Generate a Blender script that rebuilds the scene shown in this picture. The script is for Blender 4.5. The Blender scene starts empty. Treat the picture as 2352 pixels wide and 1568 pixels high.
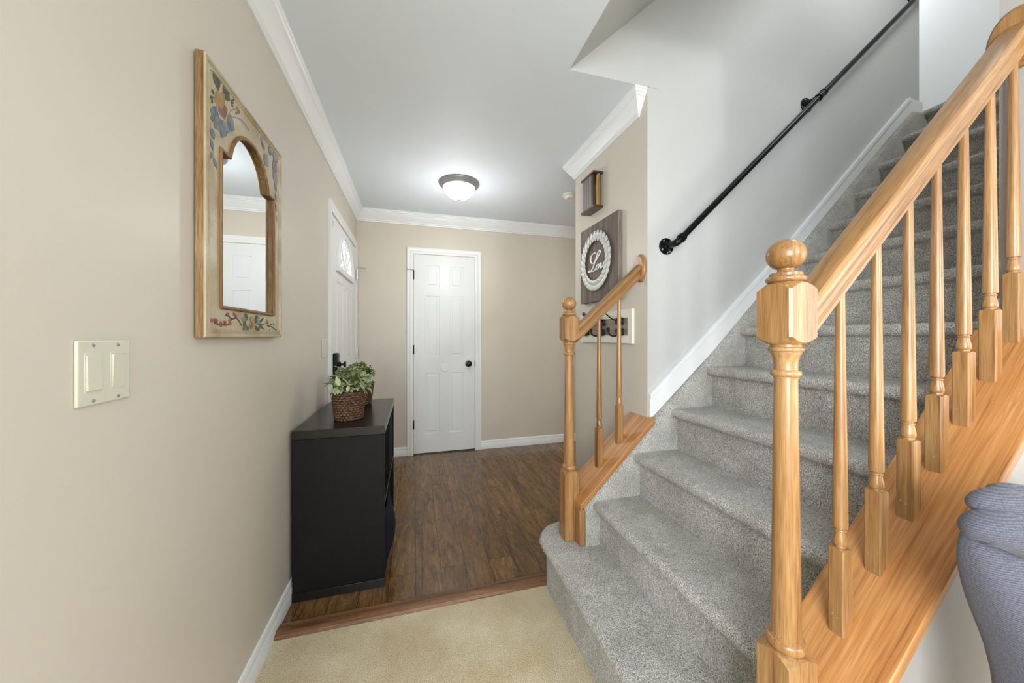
import bpy, bmesh, math, random
import numpy as np
from mathutils import Vector, Matrix

random.seed(7)
rng = np.random.default_rng(11)
PI = math.pi
sc = bpy.context.scene
COL = sc.collection

# ------------------------------------------------------------------ camera
CH = 1.2
cam_d = bpy.data.cameras.new('camera')
cam_d.sensor_width = 36.0
cam_d.lens = 797.0 / 2352.0 * 36.0
cam_d.shift_y = -12.0 / 2352.0
cam_d.clip_start = 0.02
cam = bpy.data.objects.new('camera', cam_d)
cam.location = (0, 0, CH)
cam.rotation_euler = (PI / 2, 0, -math.radians(15.63))
COL.objects.link(cam)
sc.camera = cam

# ------------------------------------------------------------------ exposure, world, lights
sc.view_settings.view_transform = 'Standard'
sc.view_settings.look = 'None'
sc.view_settings.gamma = 1.0
sc.view_settings.use_curve_mapping = False
sc.view_settings.exposure = 0.15
sc.cycles.max_bounces = 10
sc.cycles.diffuse_bounces = 6
sc.cycles.glossy_bounces = 4
sc.cycles.sample_clamp_indirect = 6.0
sc.cycles.caustics_reflective = False
sc.cycles.caustics_refractive = False

world = bpy.data.worlds.new('sky')
sc.world = world
world.use_nodes = True
bg = world.node_tree.nodes['Background']
bg.inputs[0].default_value = (0.75, 0.86, 1.0, 1)
bg.inputs[1].default_value = 1.5


def area_light(name, loc, target, sx, sy, power, color):
    d = bpy.data.lights.new(name, 'AREA')
    d.shape = 'RECTANGLE'
    d.size, d.size_y = sx, sy
    d.energy = power
    d.color = color
    o = bpy.data.objects.new(name, d)
    o.location = loc
    o.rotation_euler = (Vector(target) - Vector(loc)).to_track_quat('-Z', 'Y').to_euler()
    COL.objects.link(o)
    return o


REAR = -3.4      # wall behind the camera, with the living room's windows
RIGHT = 4.25
DAY = (0.90, 0.95, 1.0)
area_light('daylight_left_window', (-0.549 - 0.10, -1.6, 1.4), (1.2, -0.6, 1.2), 1.75, 1.5, 150, DAY)
area_light('daylight_side_window', (RIGHT + 0.06, -1.9, 1.13), (0, -1.9, 1.1), 2.35, 2.05, 52, DAY)
area_light('far_hall_fill_light', (3.2, 2.95, 2.40), (3.2, 2.95, 0), 0.4, 0.4, 22, (1.0, 0.99, 0.95))  # unseen source, added to brighten the right part of the back wall


def point_light(name, loc, radius, power, color):
    d = bpy.data.lights.new(name, 'POINT')
    d.energy = power; d.color = color; d.shadow_soft_size = radius
    o = bpy.data.objects.new(name, d); o.location = loc
    COL.objects.link(o)
    return o


# fill light added behind the camera for ceiling and walls; the hall's dome light
point_light('living_room_fill_light', (1.45, -2.1, 1.70), 0.16, 92, (0.99, 1.0, 1.0))
point_light('hall_dome_lamp', (0.344, 2.815, 2.435 - 0.50), 0.07, 9, (1.0, 0.99, 0.97))
point_light('stairwell_fill_light', (2.45, 0.80, 3.55), 0.15, 17, (0.97, 0.99, 1.0))  # added out of view above the steps to brighten the stair wall
point_light('upstairs_fill_light', (3.66, 2.4, 4.6), 0.15, 19, (0.97, 0.99, 1.0))  # unseen light added upstairs for the white wall


# ------------------------------------------------------------------ helpers
def lin(c):
    """sRGB 0-255 to linear"""
    out = []
    for v in c:
        v /= 255.0
        out.append(v / 12.92 if v <= 0.04045 else ((v + 0.055) / 1.055) ** 2.4)
    return tuple(out) + (1.0,)


class MB:
    def __init__(self):
        self.v = []; self.f = []; self.m = []; self.s = []

    def add(self, verts, faces, mat=0, smooth=False):
        b = len(self.v)
        self.v += [tuple(p) for p in verts]
        for f in faces:
            self.f.append([b + i for i in f]); self.m.append(mat); self.s.append(smooth)
        return b

    def box(self, x0, x1, y0, y1, z0, z1, mat=0):
        v = [(x0, y0, z0), (x1, y0, z0), (x1, y1, z0), (x0, y1, z0), (x0, y0, z1), (x1, y0, z1), (x1, y1, z1), (x0, y1, z1)]
        f = [(0, 3, 2, 1), (4, 5, 6, 7), (0, 1, 5, 4), (1, 2, 6, 5), (2, 3, 7, 6), (3, 0, 4, 7)]
        self.add(v, f, mat)
        return self

    def prism(self, pts, axis, a, b, mat=0):
        """polygon pts (2d) extruded along axis from a to b.  axis y: pts=(x,z); z: (x,y); x: (y,z)"""
        n = len(pts)
        def P(p, t):
            return {'y': (p[0], t, p[1]), 'z': (p[0], p[1], t), 'x': (t, p[0], p[1])}[axis]
        v = [P(p, a) for p in pts] + [P(p, b) for p in pts]
        f = [tuple(range(n)), tuple(range(2 * n - 1, n - 1, -1))]
        for i in range(n):
            j = (i + 1) % n
            f.append((i, i + n, j + n, j))
        self.add(v, f, mat)
        return self

    def rings(self, rings, closed=True, cap=True, smooth=True, mat=0):
        """list of equal-length vertex rings"""
        n = len(rings[0]); b = []
        for r in rings: b += list(r)
        f = []
        for k in range(len(rings) - 1):
            for i in range(n if closed else n - 1):
                j = (i + 1) % n
                f.append((k * n + i, k * n + j, (k + 1) * n + j, (k + 1) * n + i))
        base = self.add(b, f, mat, smooth)
        if cap:
            self.f.append([base + i for i in range(n - 1, -1, -1)]); self.m.append(mat); self.s.append(False)
            t = base + (len(rings) - 1) * n
            self.f.append([t + i for i in range(n)]); self.m.append(mat); self.s.append(False)
        return self

    def lathe(self, prof, cx=0, cy=0, cz=0, n=40, mat=0, axis='z', cap=True):
        rs = []
        for r, z in prof:
            ring = []
            for i in range(n):
                a = 2 * PI * i / n
                c, s = r * math.cos(a), r * math.sin(a)
                if axis == 'z': ring.append((cx + c, cy + s, cz + z))
                elif axis == 'y': ring.append((cx + c, cy + z, cz + s))
                else: ring.append((cx + z, cy + c, cz + s))
            rs.append(ring)
        return self.rings(rs, True, cap, True, mat)

    def tube(self, path, r, n=12, mat=0, closed=False, cap=True, flat=None):
        """tube along path; r scalar or list"""
        P = [Vector(p) for p in path]; m = len(P)
        rr = r if isinstance(r, (list, tuple)) else [r] * m
        T = []
        for i in range(m):
            if closed: t = P[(i + 1) % m] - P[i - 1]
            else: t = P[min(i + 1, m - 1)] - P[max(i - 1, 0)]
            T.append(t.normalized() if t.length > 1e-9 else Vector((0, 0, 1)))
        ref = Vector((0, 0, 1)) if abs(T[0].z) < 0.9 else Vector((1, 0, 0))
        u = T[0].cross(ref).normalized(); rs = []
        for i in range(m):
            u = (u - T[i] * u.dot(T[i]))
            u = u.normalized() if u.length > 1e-6 else T[i].orthogonal().normalized()
            w = T[i].cross(u)
            ring = [P[i] + (u * math.cos(2 * PI * k / n) + w * math.sin(2 * PI * k / n)) * rr[i] for k in range(n)]
            rs.append([tuple(q) for q in ring])
        if closed:
            rs.append(rs[0]); cap = False
        return self.rings(rs, True, cap, True, mat)

    def build(self, name, mats, parent=None, loc=None, bevel=0, seg=2, angle=35, smooth=None):
        me = bpy.data.meshes.new(name)
        if not isinstance(mats, (list, tuple)): mats = [mats]
        off = Vector(loc) if loc is not None else Vector((0, 0, 0))
        if parent is not None: off = world_loc(parent)
        me.from_pydata([tuple(Vector(p) - off) for p in self.v], [], self.f)
        for m in mats: me.materials.append(m)
        me.polygons.foreach_set('material_index', self.m)
        sm = self.s if smooth is None else [smooth] * len(self.f)
        me.polygons.foreach_set('use_smooth', sm)
        bm = bmesh.new(); bm.from_mesh(me)
        bmesh.ops.remove_doubles(bm, verts=bm.verts, dist=1e-6)
        bmesh.ops.recalc_face_normals(bm, faces=bm.faces)
        bm.to_mesh(me); bm.free()
        me.set_sharp_from_angle(angle=math.radians(angle))
        o = bpy.data.objects.new(name, me)
        COL.objects.link(o)
        if parent is not None: o.parent = parent
        else: o.location = off
        if bevel:
            b = o.modifiers.new('bevel', 'BEVEL'); b.width = bevel; b.segments = seg
            b.limit_method = 'ANGLE'; b.angle_limit = math.radians(40)
            b.harden_normals = False
        return o


def world_loc(o):
    p = Vector((0, 0, 0))
    while o is not None:
        p += o.location; o = o.parent
    return p


def thing(name, label, cat, loc, group=None):
    o = bpy.data.objects.new(name, None)
    o.empty_display_size = 0.1
    COL.objects.link(o)
    o.location = loc; o['label'] = label; o['category'] = cat
    if group: o['group'] = group
    return o


def tag(o, label, cat, group=None):
    o['label'] = label; o['category'] = cat
    if group: o['group'] = group
    return o


def structure(o, label=None):
    o['kind'] = 'structure'
    if label: o['label'] = label
    return o


def sample(pts, n):
    """catmull-rom through points"""
    P = [Vector(p) for p in pts]; P = [2 * P[0] - P[1]] + P + [2 * P[-1] - P[-2]]
    out = []
    for i in range(1, len(P) - 2):
        for k in range(n):
            t = k / n
            a, b, c, d = P[i - 1], P[i], P[i + 1], P[i + 2]
            out.append(0.5 * ((2 * b) + (c - a) * t + (2 * a - 5 * b + 4 * c - d) * t * t + (3 * b - a - 3 * c + d) * t ** 3))
    out.append(P[-2])
    return out


# ------------------------------------------------------------------ materials
def new_mat(name):
    m = bpy.data.materials.new(name); m.use_nodes = True
    nt = m.node_tree
    return m, nt, nt.nodes['Principled BSDF']


def node(nt, typ, **kw):
    n = nt.nodes.new(typ)
    for k, v in kw.items(): setattr(n, k, v)
    return n


def ramp(nt, stops):
    r = nt.nodes.new('ShaderNodeValToRGB')
    e = r.color_ramp.elements
    while len(e) > 1: e.remove(e[-1])
    e[0].position = stops[0][0]; e[0].color = stops[0][1]
    for p, c in stops[1:]:
        q = e.new(p); q.color = c
    return r


def noise_tex(nt, vec, scale, detail=2, rough=0.5, dist=0.0):
    n = nt.nodes.new('ShaderNodeTexNoise')
    n.inputs['Scale'].default_value = scale; n.inputs['Detail'].default_value = detail
    n.inputs['Roughness'].default_value = rough; n.inputs['Distortion'].default_value = dist
    if vec is not None: nt.links.new(vec, n.inputs['Vector'])
    return n


def bump(nt, bsdf, h, strength, dist):
    b = nt.nodes.new('ShaderNodeBump')
    b.inputs['Strength'].default_value = strength; b.inputs['Distance'].default_value = dist
    nt.links.new(h, b.inputs['Height']); nt.links.new(b.outputs[0], bsdf.inputs['Normal'])
    return b


def coords(nt, rot=(0, 0, 0), scale=(1, 1, 1), out='Object'):
    tc = nt.nodes.new('ShaderNodeTexCoord')
    m1 = nt.nodes.new('ShaderNodeMapping'); m1.inputs['Rotation'].default_value = rot
    m2 = nt.nodes.new('ShaderNodeMapping'); m2.inputs['Scale'].default_value = scale
    nt.links.new(tc.outputs[out], m1.inputs[0]); nt.links.new(m1.outputs[0], m2.inputs[0])
    return m2.outputs[0]


def plain(name, rgb, rough=0.5, metal=0.0, spec=0.5, var=0.0, bstr=0.0, bscale=200, coat=0.0):
    m, nt, b = new_mat(name)
    c = lin(rgb)
    b.inputs['Roughness'].default_value = rough; b.inputs['Metallic'].default_value = metal
    b.inputs['Specular IOR Level'].default_value = spec
    b.inputs['Coat Weight'].default_value = coat
    v = coords(nt)
    n = noise_tex(nt, v, 40.0 if name.startswith('painted') else 3.0, 3)
    lo = tuple(x * (1 - var) for x in c[:3]) + (1,); hi = tuple(min(1, x * (1 + var)) for x in c[:3]) + (1,)
    r = ramp(nt, [(0.3, lo), (0.7, hi)])
    nt.links.new(n.outputs[0], r.inputs[0]); nt.links.new(r.outputs[0], b.inputs['Base Color'])
    if bstr:
        n2 = noise_tex(nt, v, bscale, 2)
        bump(nt, b, n2.outputs[0], bstr, 0.001)
    return m


def wood(name, cols, rot=(0, 0, 0), stretch=(34, 34, 1.5), rough=0.36, fine=1.0, rand=0.12, coat=0.10):
    """cols dark..light; grain runs along z after rot"""
    m, nt, b = new_mat(name)
    L = nt.links
    v = coords(nt, rot, stretch)
    oi = node(nt, 'ShaderNodeObjectInfo')
    off = node(nt, 'ShaderNodeVectorMath', operation='ADD')
    mul = node(nt, 'ShaderNodeMath', operation='MULTIPLY'); mul.inputs[1].default_value = 37.0
    L.new(oi.outputs['Random'], mul.inputs[0])
    L.new(v, off.inputs[0]); L.new(mul.outputs[0], off.inputs[1])
    n1 = noise_tex(nt, off.outputs[0], 0.8, 3, 0.5, 0.5)
    n2 = noise_tex(nt, off.outputs[0], 6.5, 4, 0.65, 0.25)
    n4 = noise_tex(nt, off.outputs[0], 2.6, 2, 0.5, 0.9)
    st = node(nt, 'ShaderNodeMath', operation='PINGPONG'); st.inputs[1].default_value = 0.11
    L.new(n4.outputs[0], st.inputs[0])
    mix = node(nt, 'ShaderNodeMath', operation='MULTIPLY_ADD')
    mix.inputs[1].default_value = 0.42 * fine
    L.new(n2.outputs[0], mix.inputs[0])
    sub = node(nt, 'ShaderNodeMath', operation='MULTIPLY_ADD'); sub.inputs[1].default_value = 0.62; sub.inputs[2].default_value = 0.19 - 0.21 * fine - 0.06
    L.new(n1.outputs[0], sub.inputs[0])
    ad2 = node(nt, 'ShaderNodeMath', operation='MULTIPLY_ADD'); ad2.inputs[1].default_value = 1.0
    L.new(st.outputs[0], ad2.inputs[0]); L.new(sub.outputs[0], ad2.inputs[2]); L.new(ad2.outputs[0], mix.inputs[2])
    k = len(cols)
    r = ramp(nt, [(0.30 + 0.40 * i / (k - 1), lin(c)) for i, c in enumerate(cols)])
    L.new(mix.outputs[0], r.inputs[0])
    hsv = node(nt, 'ShaderNodeHueSaturation')
    mr = node(nt, 'ShaderNodeMapRange')
    mr.inputs[3].default_value = 1 - rand; mr.inputs[4].default_value = 1 + rand * 0.7
    L.new(oi.outputs['Random'], mr.inputs[0]); L.new(mr.outputs[0], hsv.inputs['Value'])
    L.new(r.outputs[0], hsv.inputs['Color'])
    L.new(hsv.outputs[0], b.inputs['Base Color'])
    b.inputs['Roughness'].default_value = rough
    b.inputs['Specular IOR Level'].default_value = 0.5 if coat else 0.28
    b.inputs['Coat Weight'].default_value = coat; b.inputs['Coat Roughness'].default_value = 0.16
    bump(nt, b, n2.outputs[0], 0.08, 0.001)
    return m


def carpet(name, cols, scale, bstr, patch=None, patch_scale=2.0):
    m, nt, b = new_mat(name)
    L = nt.links
    v = coords(nt, out='Object')
    geo = node(nt, 'ShaderNodeNewGeometry')
    n1 = noise_tex(nt, geo.outputs['Position'], scale, 3, 0.75)
    k = len(cols)
    r = ramp(nt, [(0.36 + 0.28 * i / (k - 1), lin(c)) for i, c in enumerate(cols)])
    L.new(n1.outputs[0], r.inputs[0])
    out = r.outputs[0]
    if patch:
        n3 = noise_tex(nt, geo.outputs['Position'], patch_scale, 3, 0.6)
        r3 = ramp(nt, [(0.35, lin(patch)), (0.68, (1, 1, 1, 1))])
        L.new(n3.outputs[0], r3.inputs[0])
        mx = node(nt, 'ShaderNodeMix', data_type='RGBA', blend_type='MULTIPLY')
        mx.inputs[0].default_value = 1.0
        L.new(out, mx.inputs[6]); L.new(r3.outputs[0], mx.inputs[7]); out = mx.outputs[2]
    L.new(out, b.inputs['Base Color'])
    b.inputs['Roughness'].default_value = 0.95; b.inputs['Specular IOR Level'].default_value = 0.1
    b.inputs['Sheen Weight'].default_value = 0.25; b.inputs['Sheen Roughness'].default_value = 0.5
    n2 = noise_tex(nt, geo.outputs['Position'], scale * 0.8, 2, 0.7)
    bump(nt, b, n2.outputs[0], bstr, 0.006)
    return m


M = {}
M['wall'] = plain('beige_wall_paint', (203, 195, 182), 0.42, var=0.012, bstr=0.12, bscale=260)
M['wall_stair'] = plain('pale_grey_wall_paint', (190, 192, 190), 0.5, var=0.012, bstr=0.12, bscale=260)
M['ceil'] = plain('ceiling_paint', (219, 227, 235), 0.62, var=0.01, bstr=0.1, bscale=220)
M['white'] = plain('white_trim_paint', (226, 229, 230), 0.35, var=0.01)
M['door'] = plain('white_door_paint', (222, 225, 226), 0.38, var=0.01)
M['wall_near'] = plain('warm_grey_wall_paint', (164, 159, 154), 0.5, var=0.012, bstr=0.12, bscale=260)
M['white_wall'] = plain('white_wall_paint', (246, 247, 247), 0.6, var=0.005)
HONEY = [(112, 75, 40), (142, 102, 59), (161, 121, 75), (178, 141, 95)]
HONEY2 = [(138, 85, 42), (170, 114, 62), (188, 133, 77), (204, 156, 99)]
SL = math.atan(0.95)
M['oak'] = wood('honey_oak', HONEY, rough=0.3)
M['oak_slope'] = wood('honey_oak_rail', HONEY, rot=(0, -(PI / 2 - SL), 0), rough=0.3)
M['oak_board'] = wood('orange_pine_board', HONEY2, rot=(0, -(PI / 2 - SL), 0), stretch=(24, 24, 0.8), rough=0.36, fine=1.2)
M['carpet_stair'] = carpet('speckled_grey_carpet', [(98, 95, 91), (167, 164, 158), (206, 204, 198), (247, 246, 242)], 330, 1.0, (228, 228, 224), 9)
M['carpet_floor'] = carpet('beige_carpet', [(152, 139, 112), (200, 186, 155), (220, 208, 178), (236, 226, 201)], 300, 0.8, (230, 222, 206), 4)
M['black_metal'] = plain('black_pipe_metal', (40, 41, 44), 0.32, 0.9, var=0.1)
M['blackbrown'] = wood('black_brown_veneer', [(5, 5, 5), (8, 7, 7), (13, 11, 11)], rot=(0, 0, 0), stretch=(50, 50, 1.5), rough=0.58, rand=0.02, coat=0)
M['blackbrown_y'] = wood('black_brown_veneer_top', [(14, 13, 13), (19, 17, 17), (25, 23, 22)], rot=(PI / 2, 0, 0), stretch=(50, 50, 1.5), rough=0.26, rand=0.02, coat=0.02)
M['navy'] = plain('navy_bin_fabric', (22, 25, 38), 0.9, spec=0.2, var=0.1, bstr=0.4, bscale=500)
M['almond'] = plain('almond_plastic', (204, 202, 185), 0.38, var=0.01)
M['screw'] = plain('screw_metal', (190, 192, 185), 0.3, 0.8)
M['grey_metal'] = plain('brushed_grey_metal', (150, 150, 152), 0.4, 0.6, var=0.05)
M['bronze'] = plain('dark_bronze', (44, 38, 32), 0.28, 0.8, var=0.1)
M['brass'] = plain('polished_brass', (205, 178, 112), 0.18, 1.0)
M['steel'] = plain('steel_pin', (190, 192, 194), 0.3, 0.9)
M['gold_wood'] = wood('worn_gold_frame_edge', [(84, 60, 34), (118, 88, 54), (140, 110, 74), (166, 142, 108)], stretch=(30, 30, 2), rough=0.5, rand=0.02, coat=0)
M['walnut'] = wood('dark_walnut', [(48, 26, 18), (72, 42, 30), (92, 58, 42)], rough=0.3, stretch=(60, 60, 4), rand=0.03)
M['walnut_slat'] = plain('grey_walnut_slat', (128, 120, 116), 0.3, var=0.06)
M['plank'] = wood('grey_barn_wood', [(74, 64, 58), (100, 88, 80), (122, 110, 102), (150, 140, 134)], stretch=(34, 34, 1.1), rough=0.65, rand=0.02, coat=0)
M['rustic'] = wood('rustic_grey_wood', [(110, 98, 82), (146, 134, 116), (170, 160, 144)], rot=(PI / 2, 0, 0), stretch=(28, 28, 1.5), rough=0.65, rand=0.02, coat=0)
M['cream'] = plain('distressed_cream_paint', (226, 223, 212), 0.55, var=0.05)
M['galv'] = plain('whitewashed_metal', (198, 199, 196), 0.45, 0.25, var=0.14)
M['letter'] = plain('white_lettering', (240, 240, 238), 0.5)
M['iron'] = plain('dark_wrought_iron', (46, 44, 48), 0.4, 0.7, var=0.15)
M['rust'] = plain('rusty_brown_knob', (112, 78, 58), 0.5, 0.3, var=0.2)
M['soil'] = plain('dark_moss', (30, 30, 24), 0.9)
M['detector'] = plain('white_plastic', (226, 224, 214), 0.4)


def mirror_mat():
    m, nt, b = new_mat('mirror_glass')
    b.inputs['Metallic'].default_value = 1; b.inputs['Roughness'].default_value = 0.015
    b.inputs['Base Color'].default_value = (0.90, 0.92, 0.92, 1)
    return m


def crackle_mat():
    m, nt, b = new_mat('crackled_cream_gold_paint'); L = nt.links
    v = coords(nt)
    n = noise_tex(nt, v, 7, 4, 0.6, 0.5)
    r = ramp(nt, [(0.3, lin((150, 130, 98))), (0.5, lin((176, 161, 130))), (0.72, lin((192, 184, 162)))])
    L.new(n.outputs[0], r.inputs[0])
    vo = node(nt, 'ShaderNodeTexVoronoi', feature='DISTANCE_TO_EDGE'); vo.inputs['Scale'].default_value = 230
    L.new(v, vo.inputs['Vector'])
    r2 = ramp(nt, [(0.0, (0.55, 0.5, 0.42, 1)), (0.06, (1, 1, 1, 1))])
    L.new(vo.outputs[0], r2.inputs[0])
    mx = node(nt, 'ShaderNodeMix', data_type='RGBA', blend_type='MULTIPLY'); mx.inputs[0].default_value = 0.45
    L.new(r.outputs[0], mx.inputs[6]); L.new(r2.outputs[0], mx.inputs[7]); L.new(mx.outputs[2], b.inputs['Base Color'])
    b.inputs['Roughness'].default_value = 0.42
    bump(nt, b, vo.outputs[0], 0.15, 0.001)
    return m


def laminate_mat():
    m, nt, b = new_mat('hickory_laminate_planks'); L = nt.links
    tc = node(nt, 'ShaderNodeTexCoord')
    mp = node(nt, 'ShaderNodeMapping'); mp.inputs['Rotation'].default_value = (0, 0, PI / 2)
    mp.inputs['Location'].default_value = (0.62, -0.004, 0)
    L.new(tc.outputs['Object'], mp.inputs[0])
    br = node(nt, 'ShaderNodeTexBrick')
    br.offset = 0.37; br.offset_frequency = 2; br.squash = 1
    br.inputs['Scale'].default_value = 1.0; br.inputs['Mortar Size'].default_value = 0.0014
    br.inputs['Mortar Smooth'].default_value = 0.2; br.inputs['Bias'].default_value = 0
    br.inputs['Brick Width'].default_value = 1.21; br.inputs['Row Height'].default_value = 0.126
    br.inputs['Color1'].default_value = (0.2, 0.2, 0.2, 1); br.inputs['Color2'].default_value = (0.9, 0.9, 0.9, 1)
    br.inputs['Mortar'].default_value = (0.5, 0.5, 0.5, 1)
    L.new(mp.outputs[0], br.inputs['Vector'])
    # grain, shifted per plank
    sh = node(nt, 'ShaderNodeVectorMath', operation='MULTIPLY_ADD'); sh.inputs[1].default_value = (9.7, 5.3, 3.1)
    ms = node(nt, 'ShaderNodeMapping'); ms.inputs['Scale'].default_value = (9.5, 1.5, 1)
    L.new(tc.outputs['Object'], ms.inputs[0])
    L.new(br.outputs['Color'], sh.inputs[0]); L.new(ms.outputs[0], sh.inputs[2])
    n1 = noise_tex(nt, sh.outputs[0], 1.3, 6, 0.62, 2.4)
    n2 = noise_tex(nt, sh.outputs[0], 0.5, 3, 0.5, 0.8)
    n3 = noise_tex(nt, sh.outputs[0], 5.5, 4, 0.65, 1.6)
    r = ramp(nt, [(0.24, lin((58, 40, 23))), (0.40, lin((90, 64, 36))), (0.52, lin((116, 85, 50))), (0.66, lin((140, 105, 62))), (0.80, lin((92, 66, 40)))])
    a = node(nt, 'ShaderNodeMath', operation='MULTIPLY_ADD'); a.inputs[1].default_value = 0.45
    s2 = node(nt, 'ShaderNodeMath', operation='MULTIPLY_ADD'); s2.inputs[1].default_value = 0.62
    L.new(n3.outputs[0], a.inputs[0]); L.new(n1.outputs[0], s2.inputs[0]); s2.inputs[2].default_value = -0.04
    L.new(s2.outputs[0], a.inputs[2]); L.new(a.outputs[0], r.inputs[0])
    ln = node(nt, 'ShaderNodeMath', operation='MULTIPLY'); ln.inputs[1].default_value = 11.0
    L.new(n1.outputs[0], ln.inputs[0])
    fr = node(nt, 'ShaderNodeMath', operation='PINGPONG'); fr.inputs[1].default_value = 0.5
    L.new(ln.outputs[0], fr.inputs[0])
    rl = ramp(nt, [(0.02, (0.42, 0.38, 0.36, 1)), (0.16, (0.9, 0.9, 0.9, 1)), (0.5, (1, 1, 1, 1))])
    L.new(fr.outputs[0], rl.inputs[0])
    ml = node(nt, 'ShaderNodeMix', data_type='RGBA', blend_type='MULTIPLY'); ml.inputs[0].default_value = 0.8
    L.new(r.outputs[0], ml.inputs[6]); L.new(rl.outputs[0], ml.inputs[7])
    hs = node(nt, 'ShaderNodeHueSaturation')
    mr = node(nt, 'ShaderNodeMapRange'); mr.inputs[1].default_value = 0.25; mr.inputs[2].default_value = 0.75
    mr.inputs[3].default_value = 0.6; mr.inputs[4].default_value = 1.35
    L.new(n2.outputs[0], mr.inputs[0]); L.new(mr.outputs[0], hs.inputs['Value']); L.new(ml.outputs[2], hs.inputs['Color'])
    mx = node(nt, 'ShaderNodeMix', data_type='RGBA'); L.new(br.outputs['Fac'], mx.inputs[0])
    L.new(hs.outputs[0], mx.inputs[6]); mx.inputs[7].default_value = lin((40, 26, 18))
    L.new(mx.outputs[2], b.inputs['Base Color'])
    b.inputs['Roughness'].default_value = 0.14
    b.inputs['Specular IOR Level'].default_value = 0.5
    bump(nt, b, n1.outputs[0], 0.05, 0.001)
    return m


def strip_mat():
    return wood('dark_hickory_strip', [(58, 38, 24), (96, 66, 44), (126, 90, 62), (146, 110, 80)], rot=(0, PI / 2, 0), stretch=(40, 40, 2.5), rough=0.42, rand=0.02, coat=0)


def glass_emit(name, col, strength, stains=None):
    m, nt, b = new_mat(name); L = nt.links
    v = coords(nt)
    if stains:
        n = noise_tex(nt, v, stains, 3, 0.6)
        r = ramp(nt, [(0.30, (0.75, 0.55, 0.5, 1)), (0.4, (col[0], col[1], col[2], 1))])
        L.new(n.outputs[0], r.inputs[0]); L.new(r.outputs[0], b.inputs['Emission Color'])
    else:
        b.inputs['Emission Color'].default_value = (*col, 1)
    b.inputs['Emission Strength'].default_value = strength
    b.inputs['Base Color'].default_value = (0.85, 0.85, 0.83, 1)
    b.inputs['Roughness'].default_value = 0.2
    return m


def leaded_glass():
    m, nt, b = new_mat('leaded_fan_glass'); L = nt.links
    v = coords(nt)
    vo = node(nt, 'ShaderNodeTexVoronoi', feature='DISTANCE_TO_EDGE'); vo.inputs['Scale'].default_value = 15
    L.new(v, vo.inputs['Vector'])
    r = ramp(nt, [(0.03, (0.42, 0.42, 0.40, 1)), (0.09, (0.92, 0.95, 0.95, 1))])
    L.new(vo.outputs[0], r.inputs[0]); L.new(r.outputs[0], b.inputs['Emission Color'])
    b.inputs['Emission Strength'].default_value = 0.72
    b.inputs['Base Color'].default_value = (0.3, 0.3, 0.3, 1); b.inputs['Roughness'].default_value = 0.15
    return m


def knit_mat():
    m, nt, b = new_mat('grey_blue_knit_fabric'); L = nt.links
    v = coords(nt)
    w = node(nt, 'ShaderNodeTexWave', wave_type='BANDS', bands_direction='Z'); w.inputs['Scale'].default_value = 95
    w.inputs['Distortion'].default_value = 1.2; w.inputs['Detail'].default_value = 2; w.inputs['Detail Scale'].default_value = 6
    L.new(v, w.inputs['Vector'])
    n = noise_tex(nt, v, 420, 2)
    ad = node(nt, 'ShaderNodeMath', operation='MULTIPLY_ADD'); ad.inputs[1].default_value = 0.35
    L.new(w.outputs[1], ad.inputs[0]); L.new(n.outputs[0], ad.inputs[2])
    r = ramp(nt, [(0.30, lin((63, 63, 72))), (0.62, lin((81, 81, 91))), (0.95, lin((99, 99, 109)))])
    L.new(ad.outputs[0], r.inputs[0]); L.new(r.outputs[0], b.inputs['Base Color'])
    b.inputs['Roughness'].default_value = 0.95; b.inputs['Specular IOR Level'].default_value = 0.1
    b.inputs['Sheen Weight'].default_value = 0.15
    bump(nt, b, ad.outputs[0], 0.3, 0.0012)
    return m


def basket_mat():
    m, nt, b = new_mat('woven_basket_fibre'); L = nt.links
    v = coords(nt)
    n = noise_tex(nt, v, 90, 3, 0.6)
    r = ramp(nt, [(0.3, lin((36, 24, 18))), (0.5, lin((78, 52, 36))), (0.72, lin((138, 106, 78)))])
    L.new(n.outputs[0], r.inputs[0]); L.new(r.outputs[0], b.inputs['Base Color'])
    b.inputs['Roughness'].default_value = 0.5
    return m


def leaf_mat(name, c1, c2):
    m, nt, b = new_mat(name); L = nt.links
    geo = node(nt, 'ShaderNodeNewGeometry')
    r = ramp(nt, [(0.0, lin(c1)), (1.0, lin(c2))])
    L.new(geo.outputs['Random Per Island'], r.inputs[0]); L.new(r.outputs[0], b.inputs['Base Color'])
    b.inputs['Roughness'].default_value = 0.5
    b.inputs['Subsurface Weight'].default_value = 0.0
    return m


M['mirror'] = mirror_mat(); M['crackle'] = crackle_mat(); M['laminate'] = laminate_mat(); M['strip'] = strip_mat()
M['shade'] = glass_emit('frosted_alabaster_shade', (1.0, 0.99, 0.97), 4.5, 22)
M['fan'] = leaded_glass(); M['knit'] = knit_mat(); M['basket'] = basket_mat()
M['sage'] = leaf_mat('sage_leaves', (122, 140, 90), (204, 212, 170))
M['green'] = leaf_mat('small_green_leaves', (84, 112, 56), (162, 184, 112))
M['stem'] = plain('leaf_stem', (88, 96, 60), 0.6)
PAINT = {}
for k, c in dict(green=(92, 104, 62), darkgreen=(66, 78, 62), blue=(112, 122, 132), slate=(138, 142, 148), mauve=(142, 104, 100),
                 yellow=(190, 148, 80), red=(172, 84, 68), stem=(72, 74, 66)).items():
    PAINT[k] = plain('painted_' + k, tuple(v * .84 for v in c), 0.45, var=0.38)

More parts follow.
